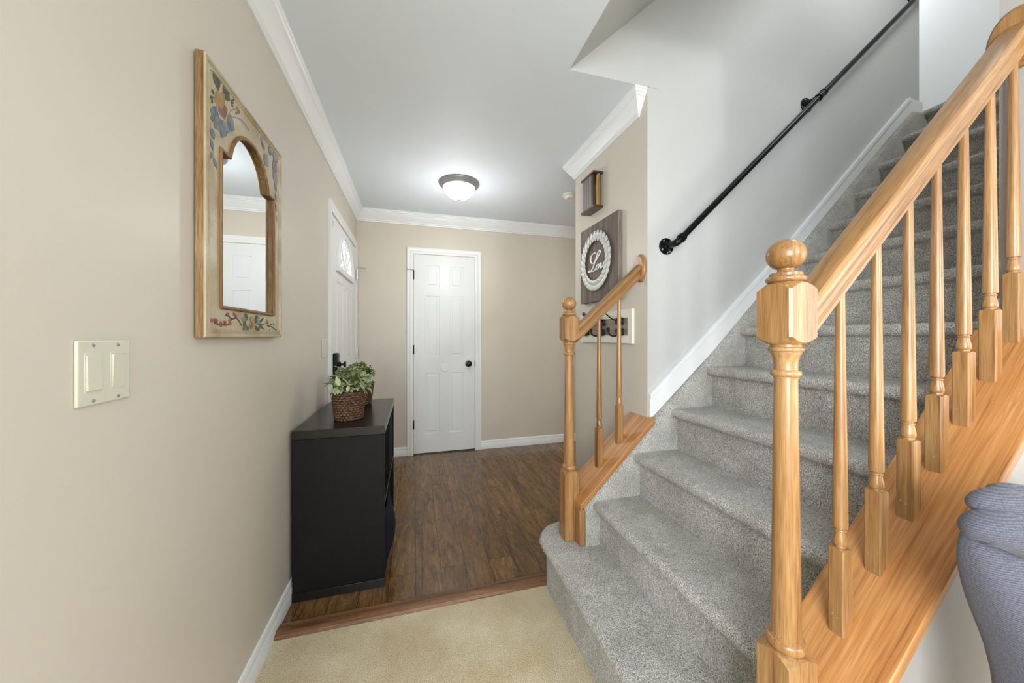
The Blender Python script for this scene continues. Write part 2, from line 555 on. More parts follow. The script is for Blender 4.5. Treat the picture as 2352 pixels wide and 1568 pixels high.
# ------------------------------------------------------------------ room constants
XL = -0.549          # left wall face
YB = 3.65            # back wall face
ZC = 2.435           # ceiling
XW = 1.11            # wall with the plaque
YS = 1.475           # stair wall face
YE = 2.275           # far end of plaque wall
K = 0.965            # near balustrade is this much closer
def NR(x, y, z): return (x * K, y * K, CH + z * K)
R1, T1, RUN, RISE = 0.605, 0.238, 0.215, 0.2015
RX = lambda k: R1 if k == 1 else 0.823 + RUN * (k - 2)      # riser k
TZ = lambda k: T1 + RISE * (k - 1)                            # tread k
def board_near(x): return CH + K * (-0.6594 + 0.955 * (x / K - 0.892))
def board_far(x): return CH - 0.6405 + 0.945 * (x - 0.857)
YN0, YN1 = 0.447 * K, 0.6245 * K          # near board, outer and inner edge
XE = 1.548                                  # wall that ends the near balustrade
YWN = YN0 + 0.018                           # face of wall under the near board
TOP = 5.15
YW1 = 0.558

# ------------------------------------------------------------------ setting
mb = MB(); mb.box(XL - .2, 4.4, 1.60, YB + .15, -.1, 0.0)
structure(mb.build('floor', M['laminate']))
mb = MB()
nx, ny = 90, 200
mb.box(XL - .2, 4.4, REAR - .2, 1.60, -.1, 0.0)
structure(mb.build('floor_carpet', M['carpet_floor']))
mb = MB()
mb.prism([(1.566, 0.0), (1.574, 0.012), (1.592, 0.019), (1.640, 0.012), (1.646, 0.0)], 'x', XL, 0.66)
structure(mb.build('trim_threshold', M['strip'], bevel=0.002))

mb = MB()
for a, b, c, d in ((REAR - .12, -2.5, 0, 2.6), (-.7, YB + .12, 0, 2.6), (-2.5, -.7, 0, .62), (-2.5, -.7, 2.16, 2.6)):
    mb.box(XL - .12, XL, a, b, c, d)
structure(mb.build('wall_left', M['wall']))
mb = MB(); mb.box(XL, 4.4, YB, YB + .12, 0, 2.6)
structure(mb.build('wall_back', M['wall']))
mb = MB(); mb.prism([(XW, YS), (XW + .003, YS), (XW + .003, 1.6), (XW + .12, 1.6), (XW + .12, YE), (XW, YE)], 'z', 0, ZC + .005)
structure(mb.build('wall_hall', M['wall']))
mb = MB(); mb.box(XW + .12, 4.4, YE - .12, YE, 0, ZC)
structure(mb.build('wall_closet', M['wall']))
mb = MB(); mb.prism([(XW + .003, 0), (3.19, 0), (3.19, TOP), (0.55, TOP), (0.55, ZC + .001), (XW + .003, ZC + .001)], 'y', YS, 1.595)
structure(mb.build('wall_stair', M['wall_stair']))
# wall under and beyond the near balustrade
bz = board_near
mb = MB()
mb.prism([(0.764, 0), (RIGHT, 0), (RIGHT, TOP), (0.69, TOP), (0.69, ZC + .001), (XE, ZC + .001), (XE, bz(XE) - .0305), (0.764, bz(0.764) - .0305)], 'y', YWN, YW1)
structure(mb.build('wall_near', M['wall_near']))
mb = MB()
mb.box(RIGHT, RIGHT + .12, REAR - .12, -3.1, 0, 2.6); mb.box(RIGHT, RIGHT + .12, -.7, YWN, 0, 2.6)
mb.box(RIGHT, RIGHT + .12, -3.1, -.7, 0, .1); mb.box(RIGHT, RIGHT + .12, -3.1, -.7, 2.16, 2.6)
structure(mb.build('wall_right', M['wall']))
mb = MB(); mb.box(RIGHT, RIGHT + .1, 0.5, YB + .12, 0, TOP)
structure(mb.build('wall_upper', M['white_wall']))
mb = MB(); mb.box(3.19, RIGHT, 3.4, 3.5, 2.66, TOP)
structure(mb.build('wall_upper_back', M['wall_stair']))
mb = MB(); mb.box(3.15, RIGHT, 1.6, 3.5, 2.56, 2.655); mb.box(3.24, RIGHT, YW1, 1.6, 2.56, 2.655)
structure(mb.build('floor_upper', M['carpet_stair']))
mb = MB(); mb.box(3.07, 3.19, 1.6, 3.5, 2.655, TOP)
structure(mb.build('wall_upper_left', M['wall_stair']))

# wall behind the camera, and the living room's windows left and right of it
mb = MB()
mb.box(XL - .12, RIGHT + .12, REAR - .12, REAR, 0, 2.6)
structure(mb.build('wall_rear', M['wall']))
def window(name, u0, u1, z0, z1, P):
    mb = MB(); t = .07
    for a, b, c, d in ((u0 - t, u0, z0 - t, z1 + t), (u1, u1 + t, z0 - t, z1 + t), (u0, u1, z0 - t, z0), (u0, u1, z1, z1 + t),
                       ((u0 + u1) / 2 - .02, (u0 + u1) / 2 + .02, z0, z1), (u0, u1, (z0 + z1) / 2 - .02, (z0 + z1) / 2 + .02)):
        mb.box(*P(a, b), c, d)
    structure(mb.build(name, M['white'], bevel=.003))
window('window_1', -2.5, -.7, .62, 2.16, lambda a, b: (XL, XL + .02, a, b))
window('window_2', -3.1, -.7, .1, 2.16, lambda a, b: (RIGHT - .02, RIGHT, a, b))

# ceilings
mb = MB()
mb.box(XL - .12, 0.69, REAR - .12, YB + .12, ZC, ZC + .01)
mb.box(0.69, XW + .06, YS, YB + .12, ZC, ZC + .0009); mb.box(XW + .06, 4.4, 1.60, YB + .12, ZC, ZC + .01)
mb.box(0.69, 4.4, REAR - .12, YWN, ZC, ZC + .01)
structure(mb.build('ceiling', M['ceil']))
SLP = 0.95
xe = 0.69 + (TOP - ZC) / SLP
mb = MB()
mb.prism([(0.69, ZC), (xe, TOP), (xe, TOP + .02), (0.67, ZC + .02)], 'y', 0.5, YS)
structure(mb.build('ceiling_slope', M['wall_stair']))
mb = MB(); mb.box(3.0, RIGHT + .1, 0.44, 3.5, TOP, TOP + .02)
structure(mb.build('ceiling_upper', M['ceil']))

# crown moulding
CP = [(.000, -.112), (.009, -.112), (.011, -.102), (.017, -.098), (.018, -.089), (.022, -.084), (.030, -.072), (.041, -.055), (.049, -.043),
      (.051, -.036), (.056, -.033), (.058, -.026), (.064, -.021), (.066, -.012), (.070, -.009), (.070, 0.0)]
def sweep_crown(name, secs):
    mb = MB(); mb.rings([[s(d, h) for d, h in CP] for s in secs], closed=False, cap=False, smooth=False)
    return structure(mb.build(name, M['white'], angle=30))
sweep_crown('trim_crown_left', [lambda d, h: (XL + d, REAR, ZC + h), lambda d, h: (XL + d, YB - d, ZC + h)])
sweep_crown('trim_crown_back', [lambda d, h: (XL + d, YB - d, ZC + h), lambda d, h: (4.2, YB - d, ZC + h)])
sweep_crown('trim_crown_hall', [lambda d, h: (XW, YS + .07 - d, ZC + h), lambda d, h: (XW - d, YS + .07 - d, ZC + h),
                                lambda d, h: (XW - d, YE + d, ZC + h), lambda d, h: (4.2, YE + d, ZC + h)])

# baseboards
def base_prof(): return [(0, 0), (.014, 0), (.014, .058), (.011, .064), (.012, .070), (.006, .086), (0, .088)]
def baseboard(name, axis, a, b, face, sgn):
    mb = MB()
    if axis == 'y': mb.prism([(face + sgn * d, h) for d, h in base_prof()], 'y', a, b)
    else: mb.prism([(face + sgn * d, h) for d, h in base_prof()], 'x', a, b)
    return structure(mb.build(name, M['white']))
baseboard('baseboard_left', 'y', REAR, 2.512, XL, 1)
baseboard('baseboard_back', 'x', XL, -0.077, YB, -1)
baseboard('baseboard_back.001', 'x', 0.671, 4.2, YB, -1)
baseboard('baseboard_hall', 'y', 1.66, YE, XW, -1)
baseboard('baseboard_near', 'x', 0.76, RIGHT, YWN, -1)

# skirt board on the stair wall
mb = MB()
sk = [(1.113, .79), (1.113, .916), (1.862 * .997, 1.574), (2.86, 2.544), (3.055, 2.731), (3.19, 2.724), (3.19, 2.64), (3.08, 2.64), (2.86, 2.44), (1.763, 1.376), (1.505, 1.13)]
mb.prism(sk, 'y', YS - .018, YS)
o = mb.build('trim_skirt', M['white'], bevel=.003); structure(o)
mb = MB()
mb.prism([(1.113, .893), (1.113, .916), (1.857, 1.574), (2.86, 2.544), (3.055, 2.731), (3.07, 2.715), (2.875, 2.53), (1.87, 1.555)], 'y', YS - .024, YS - .017)
structure(mb.build('trim_skirt_cap', M['white'], bevel=.002))

# ------------------------------------------------------------------ staircase
stair = thing('staircase', 'grey speckled carpeted staircase climbing to the right', 'staircase', (R1, 1.0, 0))

def stair_profile(k):
    """open polyline in (x, z): riser bottom, nosing, tread back"""
    x, z, zb = RX(k), TZ(k), (0 if k == 1 else TZ(k - 1))
    nx = .036
    p = [(x, zb - .004), (x, z - .052), (x - .004, z - .046)]
    for i in range(9):
        a = -PI / 2 + PI * i / 8 * 0.98
        p.append((x - nx + .022 - .022 * math.cos(a), z - .022 + .022 * math.sin(a)))
    p += [(x + .02, z + .0), (RX(k + 1) + .004, z - .001)]
    return p

def resample(p, step):
    out = [p[0]]
    for a, b in zip(p[:-1], p[1:]):
        L = math.hypot(b[0] - a[0], b[1] - a[1]); n = max(1, int(round(L / step)))
        for i in range(1, n + 1): out.append((a[0] + (b[0] - a[0]) * i / n, a[1] + (b[1] - a[1]) * i / n))
    return out

YC0, YC1 = 0.575, 1.442      # carpet width
for k in range(2, 14):
    step = .006 if k <= 5 else .012
    p = stair_profile(k)
    if k == 13: p[-1] = (RX(13) + .09, p[-1][1])
    p = resample(p, step)
    ny = int((YC1 - YC0) / step)
    P = np.array(p); m = len(P)
    T = np.gradient(P, axis=0); T /= np.linalg.norm(T, axis=1)[:, None] + 1e-9
    Nn = np.stack([-T[:, 1], T[:, 0]], 1)
    amp = rng.normal(0, .0010, (ny + 1, m)); amp[:, 0] = 0; amp[:, -1] = 0
    rings = []
    ends = .004
    for j in range(ny + 1):
        y = YC0 + (YC1 - YC0) * j / ny
        q = P + Nn * amp[j][:, None]
        rings.append([(a, y, b) for a, b in q])
    mb = MB(); mb.rings(rings, closed=False, cap=False, smooth=True)
    zl = (0 if k == 2 else TZ(k - 2)) + .02
    xb = p[-1][0]
    for y in (YC0, YC1):
        mb.add([(a, y, b) for a, b in p] + [(xb, y, zl), (p[0][0], y, zl)], [tuple(range(m + 2))])
    mb.add([(xb, YC0, p[-1][1]), (xb, YC1, p[-1][1]), (xb, YC1, zl), (xb, YC0, zl)], [(0, 1, 2, 3)])
    mb.build('step', M['carpet_stair'], stair, angle=60)

# first step with rounded ends
def bull(off):
    x0 = R1; pts = []
    yf, yn = 1.525, 0.512
    r = .13 + off
    pts.append((.98, 1.655 + off))
    for i in range(25):
        a = PI / 2 + PI / 2 * i / 24
        pts.append((.735 + r * math.cos(a), yf + r * math.sin(a)))
    n = 110
    for i in range(1, n): pts.append((x0 - off, yf + (yn - yf) * i / n))
    r = max(.05 + off, .004); cxn = max(R1 + .05, R1 - off + .004)
    for i in range(25):
        a = PI + PI / 2 * i / 24
        pts.append((cxn + r * math.cos(a), yn + r * math.sin(a)))
    pts += [(.738, yn - r), (.738, .566), (.98, .566)]
    return pts
prof = [(0, 0), (0, .06), (0, .12), (0, .170), (.006, .184)]
for i in range(9):
    a = -PI / 2 + PI * i / 8
    prof.append((.012 + .022 * math.cos(a), T1 - .022 + .022 * math.sin(a)))
for d in (.02, .04, .06, .08, .10, .12): prof.append((-d, T1))
rings = []
for d, z in prof:
    q = 0 if (z == 0 or d < -.05) else .0008
    rings.append([(x + rng.normal(0, .0009), y + rng.normal(0, .0009), z + (rng.normal(0, q) if q else 0)) for x, y in bull(d)])
mb = MB(); mb.rings(rings, closed=False, cap=False, smooth=True)
inner = rings[-1]
mb.add(inner, [tuple(range(len(inner)))], 0, True)
bk = [r[0] for r in rings]; bk2 = [r[-1] for r in rings]
mb.add([(.98, 1.53, 0), (.98, .505, 0)] , [])
mb.build('step', M['carpet_stair'], stair, angle=60)

# carpeted side strip along the far wall and the inner near stringer
def edge_far(x):
    return board_far(x) - .033 if x < 1.12 else np.interp(x, [1.12, 1.505, 1.763, 2.86, 3.08, 3.3], [.782, 1.133, 1.379, 2.445, 2.65, 2.655])
mb = MB(); rs = []
for i in range(121):
    x = .752 + (3.20 - .752) * i / 120
    zt = edge_far(x)
    zb = max(0.20, zt - .45)
    rs.append([(x, YS - .001, zb), (x, YC1 - .006, zb), (x, YC1 - .006, zt - .030), (x, YC1 + .002, zt - .012), (x, YS - .001, zt)])
mb.rings(rs, closed=True, cap=True, smooth=True)
mb.build('side_carpet', M['carpet_stair'], stair, angle=50)
mb = MB()
mb.prism([(.83, .26), (.83, board_near(.83) - .032), (XE + .01, board_near(XE + .01) - .032), (XE + .01, board_near(XE + .01) - .5), (1.0, .26)], 'y', YW1 + .0012, YC0 + .012)
mb.build('side_carpet', M['carpet_stair'], stair, angle=50)
mb = MB()
mb.prism([(.0 + XE + .01, board_near(XE) - .5), (XE + .01, board_near(XE) + .04), (3.2, 2.72), (3.2, 2.2)], 'y', YW1 + .0012, YC0 + .008)
mb.build('stringer', M['white'], stair)

# ------------------------------------------------------------------ balustrades
def square_ring(cx, cy, z, half, n=48, drop=0.0, ch=0.0015):
    out = []
    for i in range(n):
        a = 2 * PI * (i + .5) / n + PI / 4
        c, s = math.cos(a), math.sin(a)
        r = min(half / max(abs(c), abs(s)), half * 1.402)
        out.append((cx + r * c, cy + r * s, z - drop * (r - half)))
    return out

def circ(cx, cy, z, r, n=48):
    return [(cx + r * math.cos(2 * PI * (i + .5) / n + PI / 4), cy + r * math.sin(2 * PI * (i + .5) / n + PI / 4), z) for i in range(n)]

def newel(parent, cx, cy, dz, zbot):
    z0 = CH + dz
    h = .0365
    rs = []
    rs.append(square_ring(cx, cy, zbot, h)); rs.append(square_ring(cx, cy, z0 - .6305, h, drop=1.0))
    def bead(r, z0_, z1_, dr):
        return [(r + dr * math.sin(PI * q / 8), z0_ + (z1_ - z0_) * (.5 - .5 * math.cos(PI * q / 8))) for q in range(9)]
    for r, z in ([(.0290, -.6285)] + bead(.0290, -.6280, -.6090, .0045) + [(.0288, -.6088), (.0272, -.6080), (.0272, -.6045), (.0256, -.6035), (.0254, -.58), (.0238, -.45), (.0222, -.30), (.0208, -.16), (.0200, -.094), (.0200, -.0885), (.0216, -.0880), (.0216, -.0850)]
                 + bead(.0222, -.0848, -.0715, .0042) + [(.0205, -.0712), (.0202, -.062), (.0212, -.052), (.0238, -.042), (.0266, -.0368), (.0266, -.0352)] + bead(.0262, -.0350, -.0250, .0044) + [(.0262, -.0248), (.0262, -.0205), (.0340, -.0190)]):
        rs.append(circ(cx, cy, z0 + z, r))
    rs.append(square_ring(cx, cy, z0 - .0165, h, drop=-.9)); rs.append(square_ring(cx, cy, z0 + .100, h, drop=1.0))
    rs.append(circ(cx, cy, z0 + .1015, .033)); rs.append(circ(cx, cy, z0 + .102, .0295))
    mb = MB(); mb.rings(rs, True, True, True)
    p = mb.build('newel_post', M['oak'], parent, angle=33)
    fin = [(.0290, .101), (.0298, .1035)] + [(.0292 + .0046 * math.sin(PI * q / 8), .1040 + .0125 * (.5 - .5 * math.cos(PI * q / 8))) for q in range(9)] + [(.0280, .1170), (.0280, .1220), (.0268, .1235), (.0152, .1255), (.0138, .129), (.0142, .132)]
    for i in range(1, 15):
        a = -PI / 2 + .47 + (PI - .47) * i / 14
        fin.append((max(.0337 * math.cos(a), .0004), .160 + .0325 * math.sin(a)))
    mb = MB(); mb.lathe(fin, cx, cy, z0, 48)
    mb.build('finial', M['oak'], p, angle=28)
    return p

def baluster(parent, cx, cy, zb, ztop, half, zblk, nail=True):
    s = half / .0155
    rs = [square_ring(cx, cy, zb, half, 32), square_ring(cx, cy, zblk, half, 32, drop=.8)]
    for r, z in [(.0108, .0004), (.0104, .0035), (.0122, .0045), (.0133, .0075), (.0136, .0115), (.0129, .018), (.0108, .029), (.0101, .0345), (.0113, .0350), (.0118, .0368), (.0113, .0386), (.0098, .0392), (.0098, .0415), (.0132, .0430), (.0138, .050)]:
        rs.append(circ(cx, cy, zblk + z * s, r * s, 32))
    z1 = zblk + .052 * s
    for t in (.2, .4, .6, .8, 1.0):
        rs.append(circ(cx, cy, z1 + (ztop - z1) * t, (.0137 - .0058 * t) * s, 32))
    mb = MB(); mb.rings(rs, True, True, True)
    return mb.build('baluster', M['oak'], parent, angle=28)

RAILP = [(.0185, 0), (.0185, .004), (.0225, .0052), (.0232, .0115), (.0215, .0135), (.0203, .0180), (.0208, .0260), (.0232, .0335), (.0258, .0375), (.0262, .0392), (.0284, .0408), (.0293, .0450),
         (.0292, .0515), (.0276, .0560), (.0240, .0590), (.016, .0608), (0, .0616)]
def handrail(parent, x0, x1, yc, zf, sc_=1.0, slope=.95):
    c = math.sqrt(1 + slope * slope)
    pr = RAILP + [(-a, b) for a, b in RAILP[-2::-1]]
    rs = []
    n = 14
    for i in range(n + 1):
        x = x0 + (x1 - x0) * i / n
        rs.append([(x, yc + a * sc_, zf(x) + b * sc_ * c) for a, b in pr])
    mb = MB(); mb.rings(rs, True, True, True)
    return mb.build('handrail', M['oak_slope'], parent, angle=19)

def oval(n, a, b): return [(a * math.cos(2 * PI * i / n), b * math.sin(2 * PI * i / n)) for i in range(n)]
def rosette(parent, x, yc, zc, a, b, t):
    mb = MB(); rs = []
    for d, s in [(0, 1.0), (t * .45, 1.0), (t * .62, .96), (t * .75, .88), (t, .84)]:
        rs.append([(x - d, yc + u * s, zc + v * s) for u, v in oval(48, a, b)])
    mb.rings(rs, True, True, True)
    return mb.build('rosette', M['oak'], parent, angle=28)

# near balustrade
RBN = lambda x: CH + K * (.1035 + .975 * (x / K - .905))        # underside of rail
yn = .546 * K
near = thing('stair_railing', 'large honey oak stair railing in the foreground, seven balusters rising right', 'railing', (.749 * K, yn, T1))
newel(near, .749 * K, yn, .004, T1 + .0045)
for xb in (.910, 1.028, 1.141, 1.248, 1.358, 1.473, 1.580):
    x = xb * K
    b = baluster(near, x, yn, board_near(x) - .024, RBN(x) + .006, .0155 * K, board_near(x) + .176 * K)
    for dy, dz in ((.006, .026), (-.003, .022)):
        mb = MB(); mb.lathe([(.0018, .0002), (.0016, -.0006), (.0001, -.0007)], x - .0155 * K, yn + dy, board_near(x) + dz, 10, axis='x')
        mb.build('nail_head', M['screw'], b)
handrail(near, .749 * K + .034, XE - .012, yn, RBN, 1.0, .975)
rosette(near, XE, yn, RBN(XE - .01) + .045, .052, .082, .020)
mb = MB()
xa, xb_ = .735, XE
mb.prism([(xa, board_near(xa)), (xb_, board_near(xb_)), (xb_, board_near(xb_) - .030), (xa, board_near(xa) - .030)], 'y', YN0, YN1)
mb.build('base_board', M['oak_board'], near, bevel=.003)
mb = MB(); mb.box(.700, .730, YN1 - .06, YN1, T1 + .0045, board_near(.70) - .005)
mb.build('board_end', M['oak'], near, bevel=.002)

# far balustrade
yf = 1.528
RBF = lambda x: CH + .0865 + .915 * (x - .872)
far = thing('stair_railing', 'small oak stair railing behind the first steps, with two balusters under a short rail', 'railing', (.712, yf, T1))
newel(far, .712, yf, -.005, T1 + .0045)
for x in (.872, .984):
    baluster(far, x, yf, board_far(x) - .024, RBF(x) + .006, .0158, board_far(x) + .178)
handrail(far, .712 + .034, XW - .012, yf, RBF, .93, .915)
rosette(far, XW, yf - .004, RBF(1.10) + .050, .042, .071, .020)
mb = MB()
def bf(x, d=0): return board_far(x) - d
mb.prism([(.750, bf(.75)), (XW, bf(XW)), (XW, bf(XW, .03)), (.750, bf(.75, .03))], 'y', 1.49, 1.615)
mb.prism([(.723, bf(.723)), (1.118, bf(1.118)), (1.118, bf(1.118, .03)), (.723, bf(.723, .03))], 'y', 1.430, 1.4902)
mb.build('base_board', M['oak_board'], far, bevel=.002)
mb = MB(); mb.box(.723, .750, 1.440, 1.4905, T1 + .0045, bf(.723, .028))
mb.build('board_end', M['oak'], far, bevel=.002)

# oak panel closing the far board towards the hall
mb = MB(); mb.prism([(.76, T1 + .0045), (.76, bf(.76, .03)), (1.109, bf(1.109, .03)), (1.109, T1 + .0045)], 'y', 1.56, 1.60)
mb.build('side_panel', M['wall'], far)

# ------------------------------------------------------------------ doors
def panel_door(mb, u0, u1, z0, z1, panels, P, depth):
    """front face with raised panels; P(u, z, d) -> point, d = proud of face"""
    us = sorted(set([u0, u1] + [p[0] for p in panels] + [p[1] for p in panels]))
    zs = sorted(set([z0, z1] + [p[2] for p in panels] + [p[3] for p in panels]))
    for i in range(len(us) - 1):
        for j in range(len(zs) - 1):
            uc, zc = (us[i] + us[i + 1]) / 2, (zs[j] + zs[j + 1]) / 2
            if any(p[0] < uc < p[1] and p[2] < zc < p[3] for p in panels): continue
            mb.add([P(us[i], zs[j], 0), P(us[i + 1], zs[j], 0), P(us[i + 1], zs[j + 1], 0), P(us[i], zs[j + 1], 0)], [(0, 1, 2, 3)])
    for a, b, c, d in panels:
        rs = []
        for ins, dep in [(0, 0), (.006, -.008), (.011, -.0085), (.030, -.0015), (.0305, .0)]:
            rs.append([P(a + ins, c + ins, dep), P(b - ins, c + ins, dep), P(b - ins, d - ins, dep), P(a + ins, d - ins, dep)])
        mb.rings(rs, True, False, False)
        mb.add(rs[-1], [(0, 1, 2, 3)])
    # edges and back
    q = [P(u0, z0, 0), P(u1, z0, 0), P(u1, z1, 0), P(u0, z1, 0)]
    w = [P(u0, z0, -depth), P(u1, z0, -depth), P(u1, z1, -depth), P(u0, z1, -depth)]
    mb.add(q + w, [(0, 1, 5, 4), (1, 2, 6, 5), (2, 3, 7, 6), (3, 0, 4, 7), (4, 5, 6, 7)])

def casing(mb, u0, u1, z1, w, P):
    """moulded casing round an opening"""
    prof = [(0, 0), (0, .010), (.006, .013), (w * .45, .015), (w * .55, .012), (w * .8, .018), (w, .018), (w, 0)]
    path = [(u0, 0, -1, 0), (u0, z1, -1, 1), (u1, z1, 1, 1), (u1, 0, 1, 0)]
    rs = []
    for u, z, su, sz in path:
        rs.append([P(u + su * d, z + sz * d, h) for d, h in prof])
    mb.rings(rs, True, True, False)

# closet door on the back wall
PB = lambda u, z, d: (u, YB - d, z)
d2 = bpy.data.objects.new('door_2', None); COL.objects.link(d2); d2.location = (.3, YB, 0)
structure(d2, 'white six panel closet door in the far wall')
mb = MB(); casing(mb, -.016, .616, 2.036, .060, PB)
mb.build('door_frame', M['white'], d2)
mb = MB()
cols = [(.1026, .242), (.3476, .490)]
rows = [(1.700, 1.922), (.992, 1.612), (.206, .824)]
panel_door(mb, -.009, .609, .012, 2.029, [(a, b, c, d) for a, b in cols for c, d in rows], lambda u, z, d: (u, YB - .004 - d, z), .0035)
mb.build('door_leaf', M['door'], d2, angle=6)
mb = MB(); mb.box(-.014, .614, YB - .003, YB - .0005, 0.002, .014)
mb.build('door_gap', M['bronze'], d2)
mb = MB(); mb.lathe([(.0, 0), (.034, 0), (.034, -.006), (.013, -.010), (.012, -.028), (.022, -.036), (.028, -.048), (.026, -.058), (.014, -.063), (.0, -.064)], .5435, YB - .004, .912, 32, axis='y')
mb.build('door_knob', M['bronze'], d2)
mb = MB(); mb.box(.6095, .6165, YB - .012, YB - .003, .885, .94)
mb.build('strike_plate', M['bronze'], d2)
mb = MB(); mb.lathe([(.0, 0), (.042, 0), (.042, -.004), (.039, -.007), (.0, -.008)], .2976, YB - .003, .878, 40, axis='y')
o = mb.build('wall_bumper', M['white'], d2); o['label'] = 'flat white round plate'
for z in (1.82, 1.066, .308):
    mb = MB(); mb.lathe([(.0055, -.045), (.0055, .045)], -.012, YB - .017, z, 12); mb.box(-.0155, -.0085, YB - .014, YB - .006, z - .044, z + .044)
    o = mb.build('hinge', M['bronze'], d2)
mb = MB(); mb.tube([(-.012, YB - .02, 1.868), (-.05, YB - .045, 1.868), (-.066, YB - .05, 1.868)], .003, 8); mb.lathe([(.007, 0), (.007, .012)], -.07, YB - .055, 1.862, 12)
mb.build('hinge_stop', M['steel'], d2)

# entry door on the left wall
PLF = lambda u, z, d: (XL + d, u, z)
d1 = bpy.data.objects.new('door_1', None); COL.objects.link(d1); d1.location = (XL, 3.06, 0)
structure(d1, 'white entry door with a fan shaped glass light in the left wall')
mb = MB(); casing(mb, 2.574, 3.585, 2.045, .060, PLF)
mb.build('door_frame', M['white'], d1)
mb = MB()
pan = [(2.755, 2.995, 1.02, 1.60), (3.130, 3.370, 1.02, 1.60), (2.755, 2.995, .26, .84), (3.130, 3.370, .26, .84)]
panel_door(mb, 2.590, 3.568, .012, 2.035, pan, lambda u, z, d: (XL + .004 + d, u, z), .0035)
mb.build('door_leaf', M['door'], d1, angle=6)
# fan light
yc, zb_, hw, hh = 3.062, 1.705, .288, .27
arc = [(yc - hw * math.cos(PI * i / 36), zb_ + hh * math.sin(PI * i / 36)) for i in range(37)]
mb = MB()
mb.prism(arc, 'x', XL + .004, XL + .008)
mb.build('fan_glass', M['fan'], d1)
mb = MB()
fr = [(-.010, .0), (-.010, .012), (.004, .022), (.022, .020), (.030, .010), (.030, 0)]
rs = []
for i in range(37):
    a = PI * i / 36
    rs.append([(XL + .004 + h, yc - (hw + d) * math.cos(a), zb_ + (hh + d) * math.sin(a)) for d, h in fr])
mb.rings(rs, True, True, True)
mb.box(XL + .004, XL + .024, yc - hw - .03, yc + hw + .03, zb_ - .032, zb_ + .006)
for a in (PI / 4, PI / 2, 3 * PI / 4):
    mb.tube([(XL + .010, yc, zb_), (XL + .010, yc - hw * math.cos(a), zb_ + hh * math.sin(a))], .004, 6)
mb.build('fan_frame', M['white'], d1, angle=40)
mb = MB(); mb.box(XL + .004, XL + .032, 2.635, 2.712, .935, 1.082)
lk = mb.build('deadbolt', M['black_metal'], d1, bevel=.006, seg=3)
mb = MB(); mb.lathe([(.020, 0), (.020, .012), (.008, .016), (.008, .030), (.021, .034), (.021, .046), (.004, .048)], XL + .031, 2.690, 1.00, 24, axis='x')
mb.build('thumb_turn', M['black_metal'], lk)
mb = MB(); mb.lathe([(.030, 0), (.030, .008), (.012, .012), (.012, .040), (.026, .048), (.027, .064), (.004, .072)], XL + .004, 2.672, .86, 24, axis='x')
mb.build('door_knob', M['black_metal'], d1)
for z in (1.79, 1.04, .30):
    mb = MB(); mb.lathe([(.006, -.045), (.006, .045)], XL + .022, 3.578, z, 12); mb.box(XL + .005, XL + .020, 3.572, 3.583, z - .045, z + .045)
    mb.build('hinge', M['steel'], d1)
mb = MB(); mb.tube([(XL + .02, 3.578, 1.855), (XL + .05, 3.57, 1.852), (XL + .085, 3.56, 1.845)], .0035, 8); mb.lathe([(.007, 0), (.007, .014)], XL + .086, 3.56, 1.845, 12, axis='x')
mb.build('hinge_stop', M['steel'], d1)
mb = MB(); mb.box(XL + .004, XL + .010, 2.60, 2.612, 1.94, 2.0); mb.box(XL + .010, XL + .022, 2.602, 2.612, 1.955, 1.985)
mb.build('alarm_contact', M['white'], d1)

# ------------------------------------------------------------------ wall mirror
mx0, mx1 = XL + .005, XL + .027           # back and front of frame
my0, my1, mz0, mz1 = 1.078, 1.615, 1.196, 1.939
mir = thing('wall_mirror', 'arched mirror in a cream and gold frame painted with flowers, on left wall', 'mirror', (XL, 1.3465, 1.196))
mcy, mcz = 1.3465, 1.55
def arch_pts(g):
    """opening outline grown by g"""
    hw, hwa = .185 + g, .134 + g
    zb, zs, zk, ha = 1.286 - g, 1.722 + g, 1.700, .136 + g
    pts = [(mcy - hw, zb), (mcy + hw, zb), (mcy + hw, zs), (mcy + hwa, zs)]
    a0 = math.asin((zs - zk) / ha) if zs > zk else 0
    for i in range(1, 24):
        a = a0 + (PI - 2 * a0) * i / 24
        pts.append((mcy + hwa * math.cos(a) / math.cos(a0) , zk + ha * math.sin(a)))
    pts += [(mcy - hwa, zs), (mcy - hw, zs)]
    return pts
def ray_poly(pts, a):
    best = None
    dx, dz = math.cos(a), math.sin(a)
    for (x0, z0), (x1, z1) in zip(pts, pts[1:] + pts[:1]):
        ex, ez = x1 - x0, z1 - z0
        den = dx * ez - dz * ex
        if abs(den) < 1e-12: continue
        t = ((x0 - mcy) * ez - (z0 - mcz) * ex) / den
        s = ((x0 - mcy) * dz - (z0 - mcz) * dx) / den
        if t > 0 and -1e-7 <= s <= 1 + 1e-7 and (best is None or t < best): best = t
    return (mcy + dx * best, mcz + dz * best)
rect = lambda g: [(my0 + g, mz0 + g), (my1 - g, mz0 + g), (my1 - g, mz1 - g), (my0 + g, mz1 - g)]
inn = arch_pts(0)
angs = sorted(set([round(math.atan2(z - mcz, y - mcy), 6) for y, z in inn + rect(0)]))
angs = sorted(set(angs + [a + d for a in angs for d in (-.0004, .0004)]))
ring = lambda pts, x: [(x, *ray_poly(pts, a)) for a in angs]
mb = MB()
mb.rings([ring(rect(0), mx0), ring(rect(0), mx1 - .004)], True, False, False, 1)
mb.rings([ring(rect(0), mx1 - .004), ring(rect(.003), mx1), ring(rect(.010), mx1), ring(rect(.012), mx1 - .004), ring(rect(.022), mx1 - .001), ring(rect(.024), mx1 - .0045), ring(arch_pts(.0), mx1 - .0045)], True, False, False, 0)
mb.rings([ring(arch_pts(.0), mx1 - .0045), ring(arch_pts(.0), mx0)], True, False, False, 1)
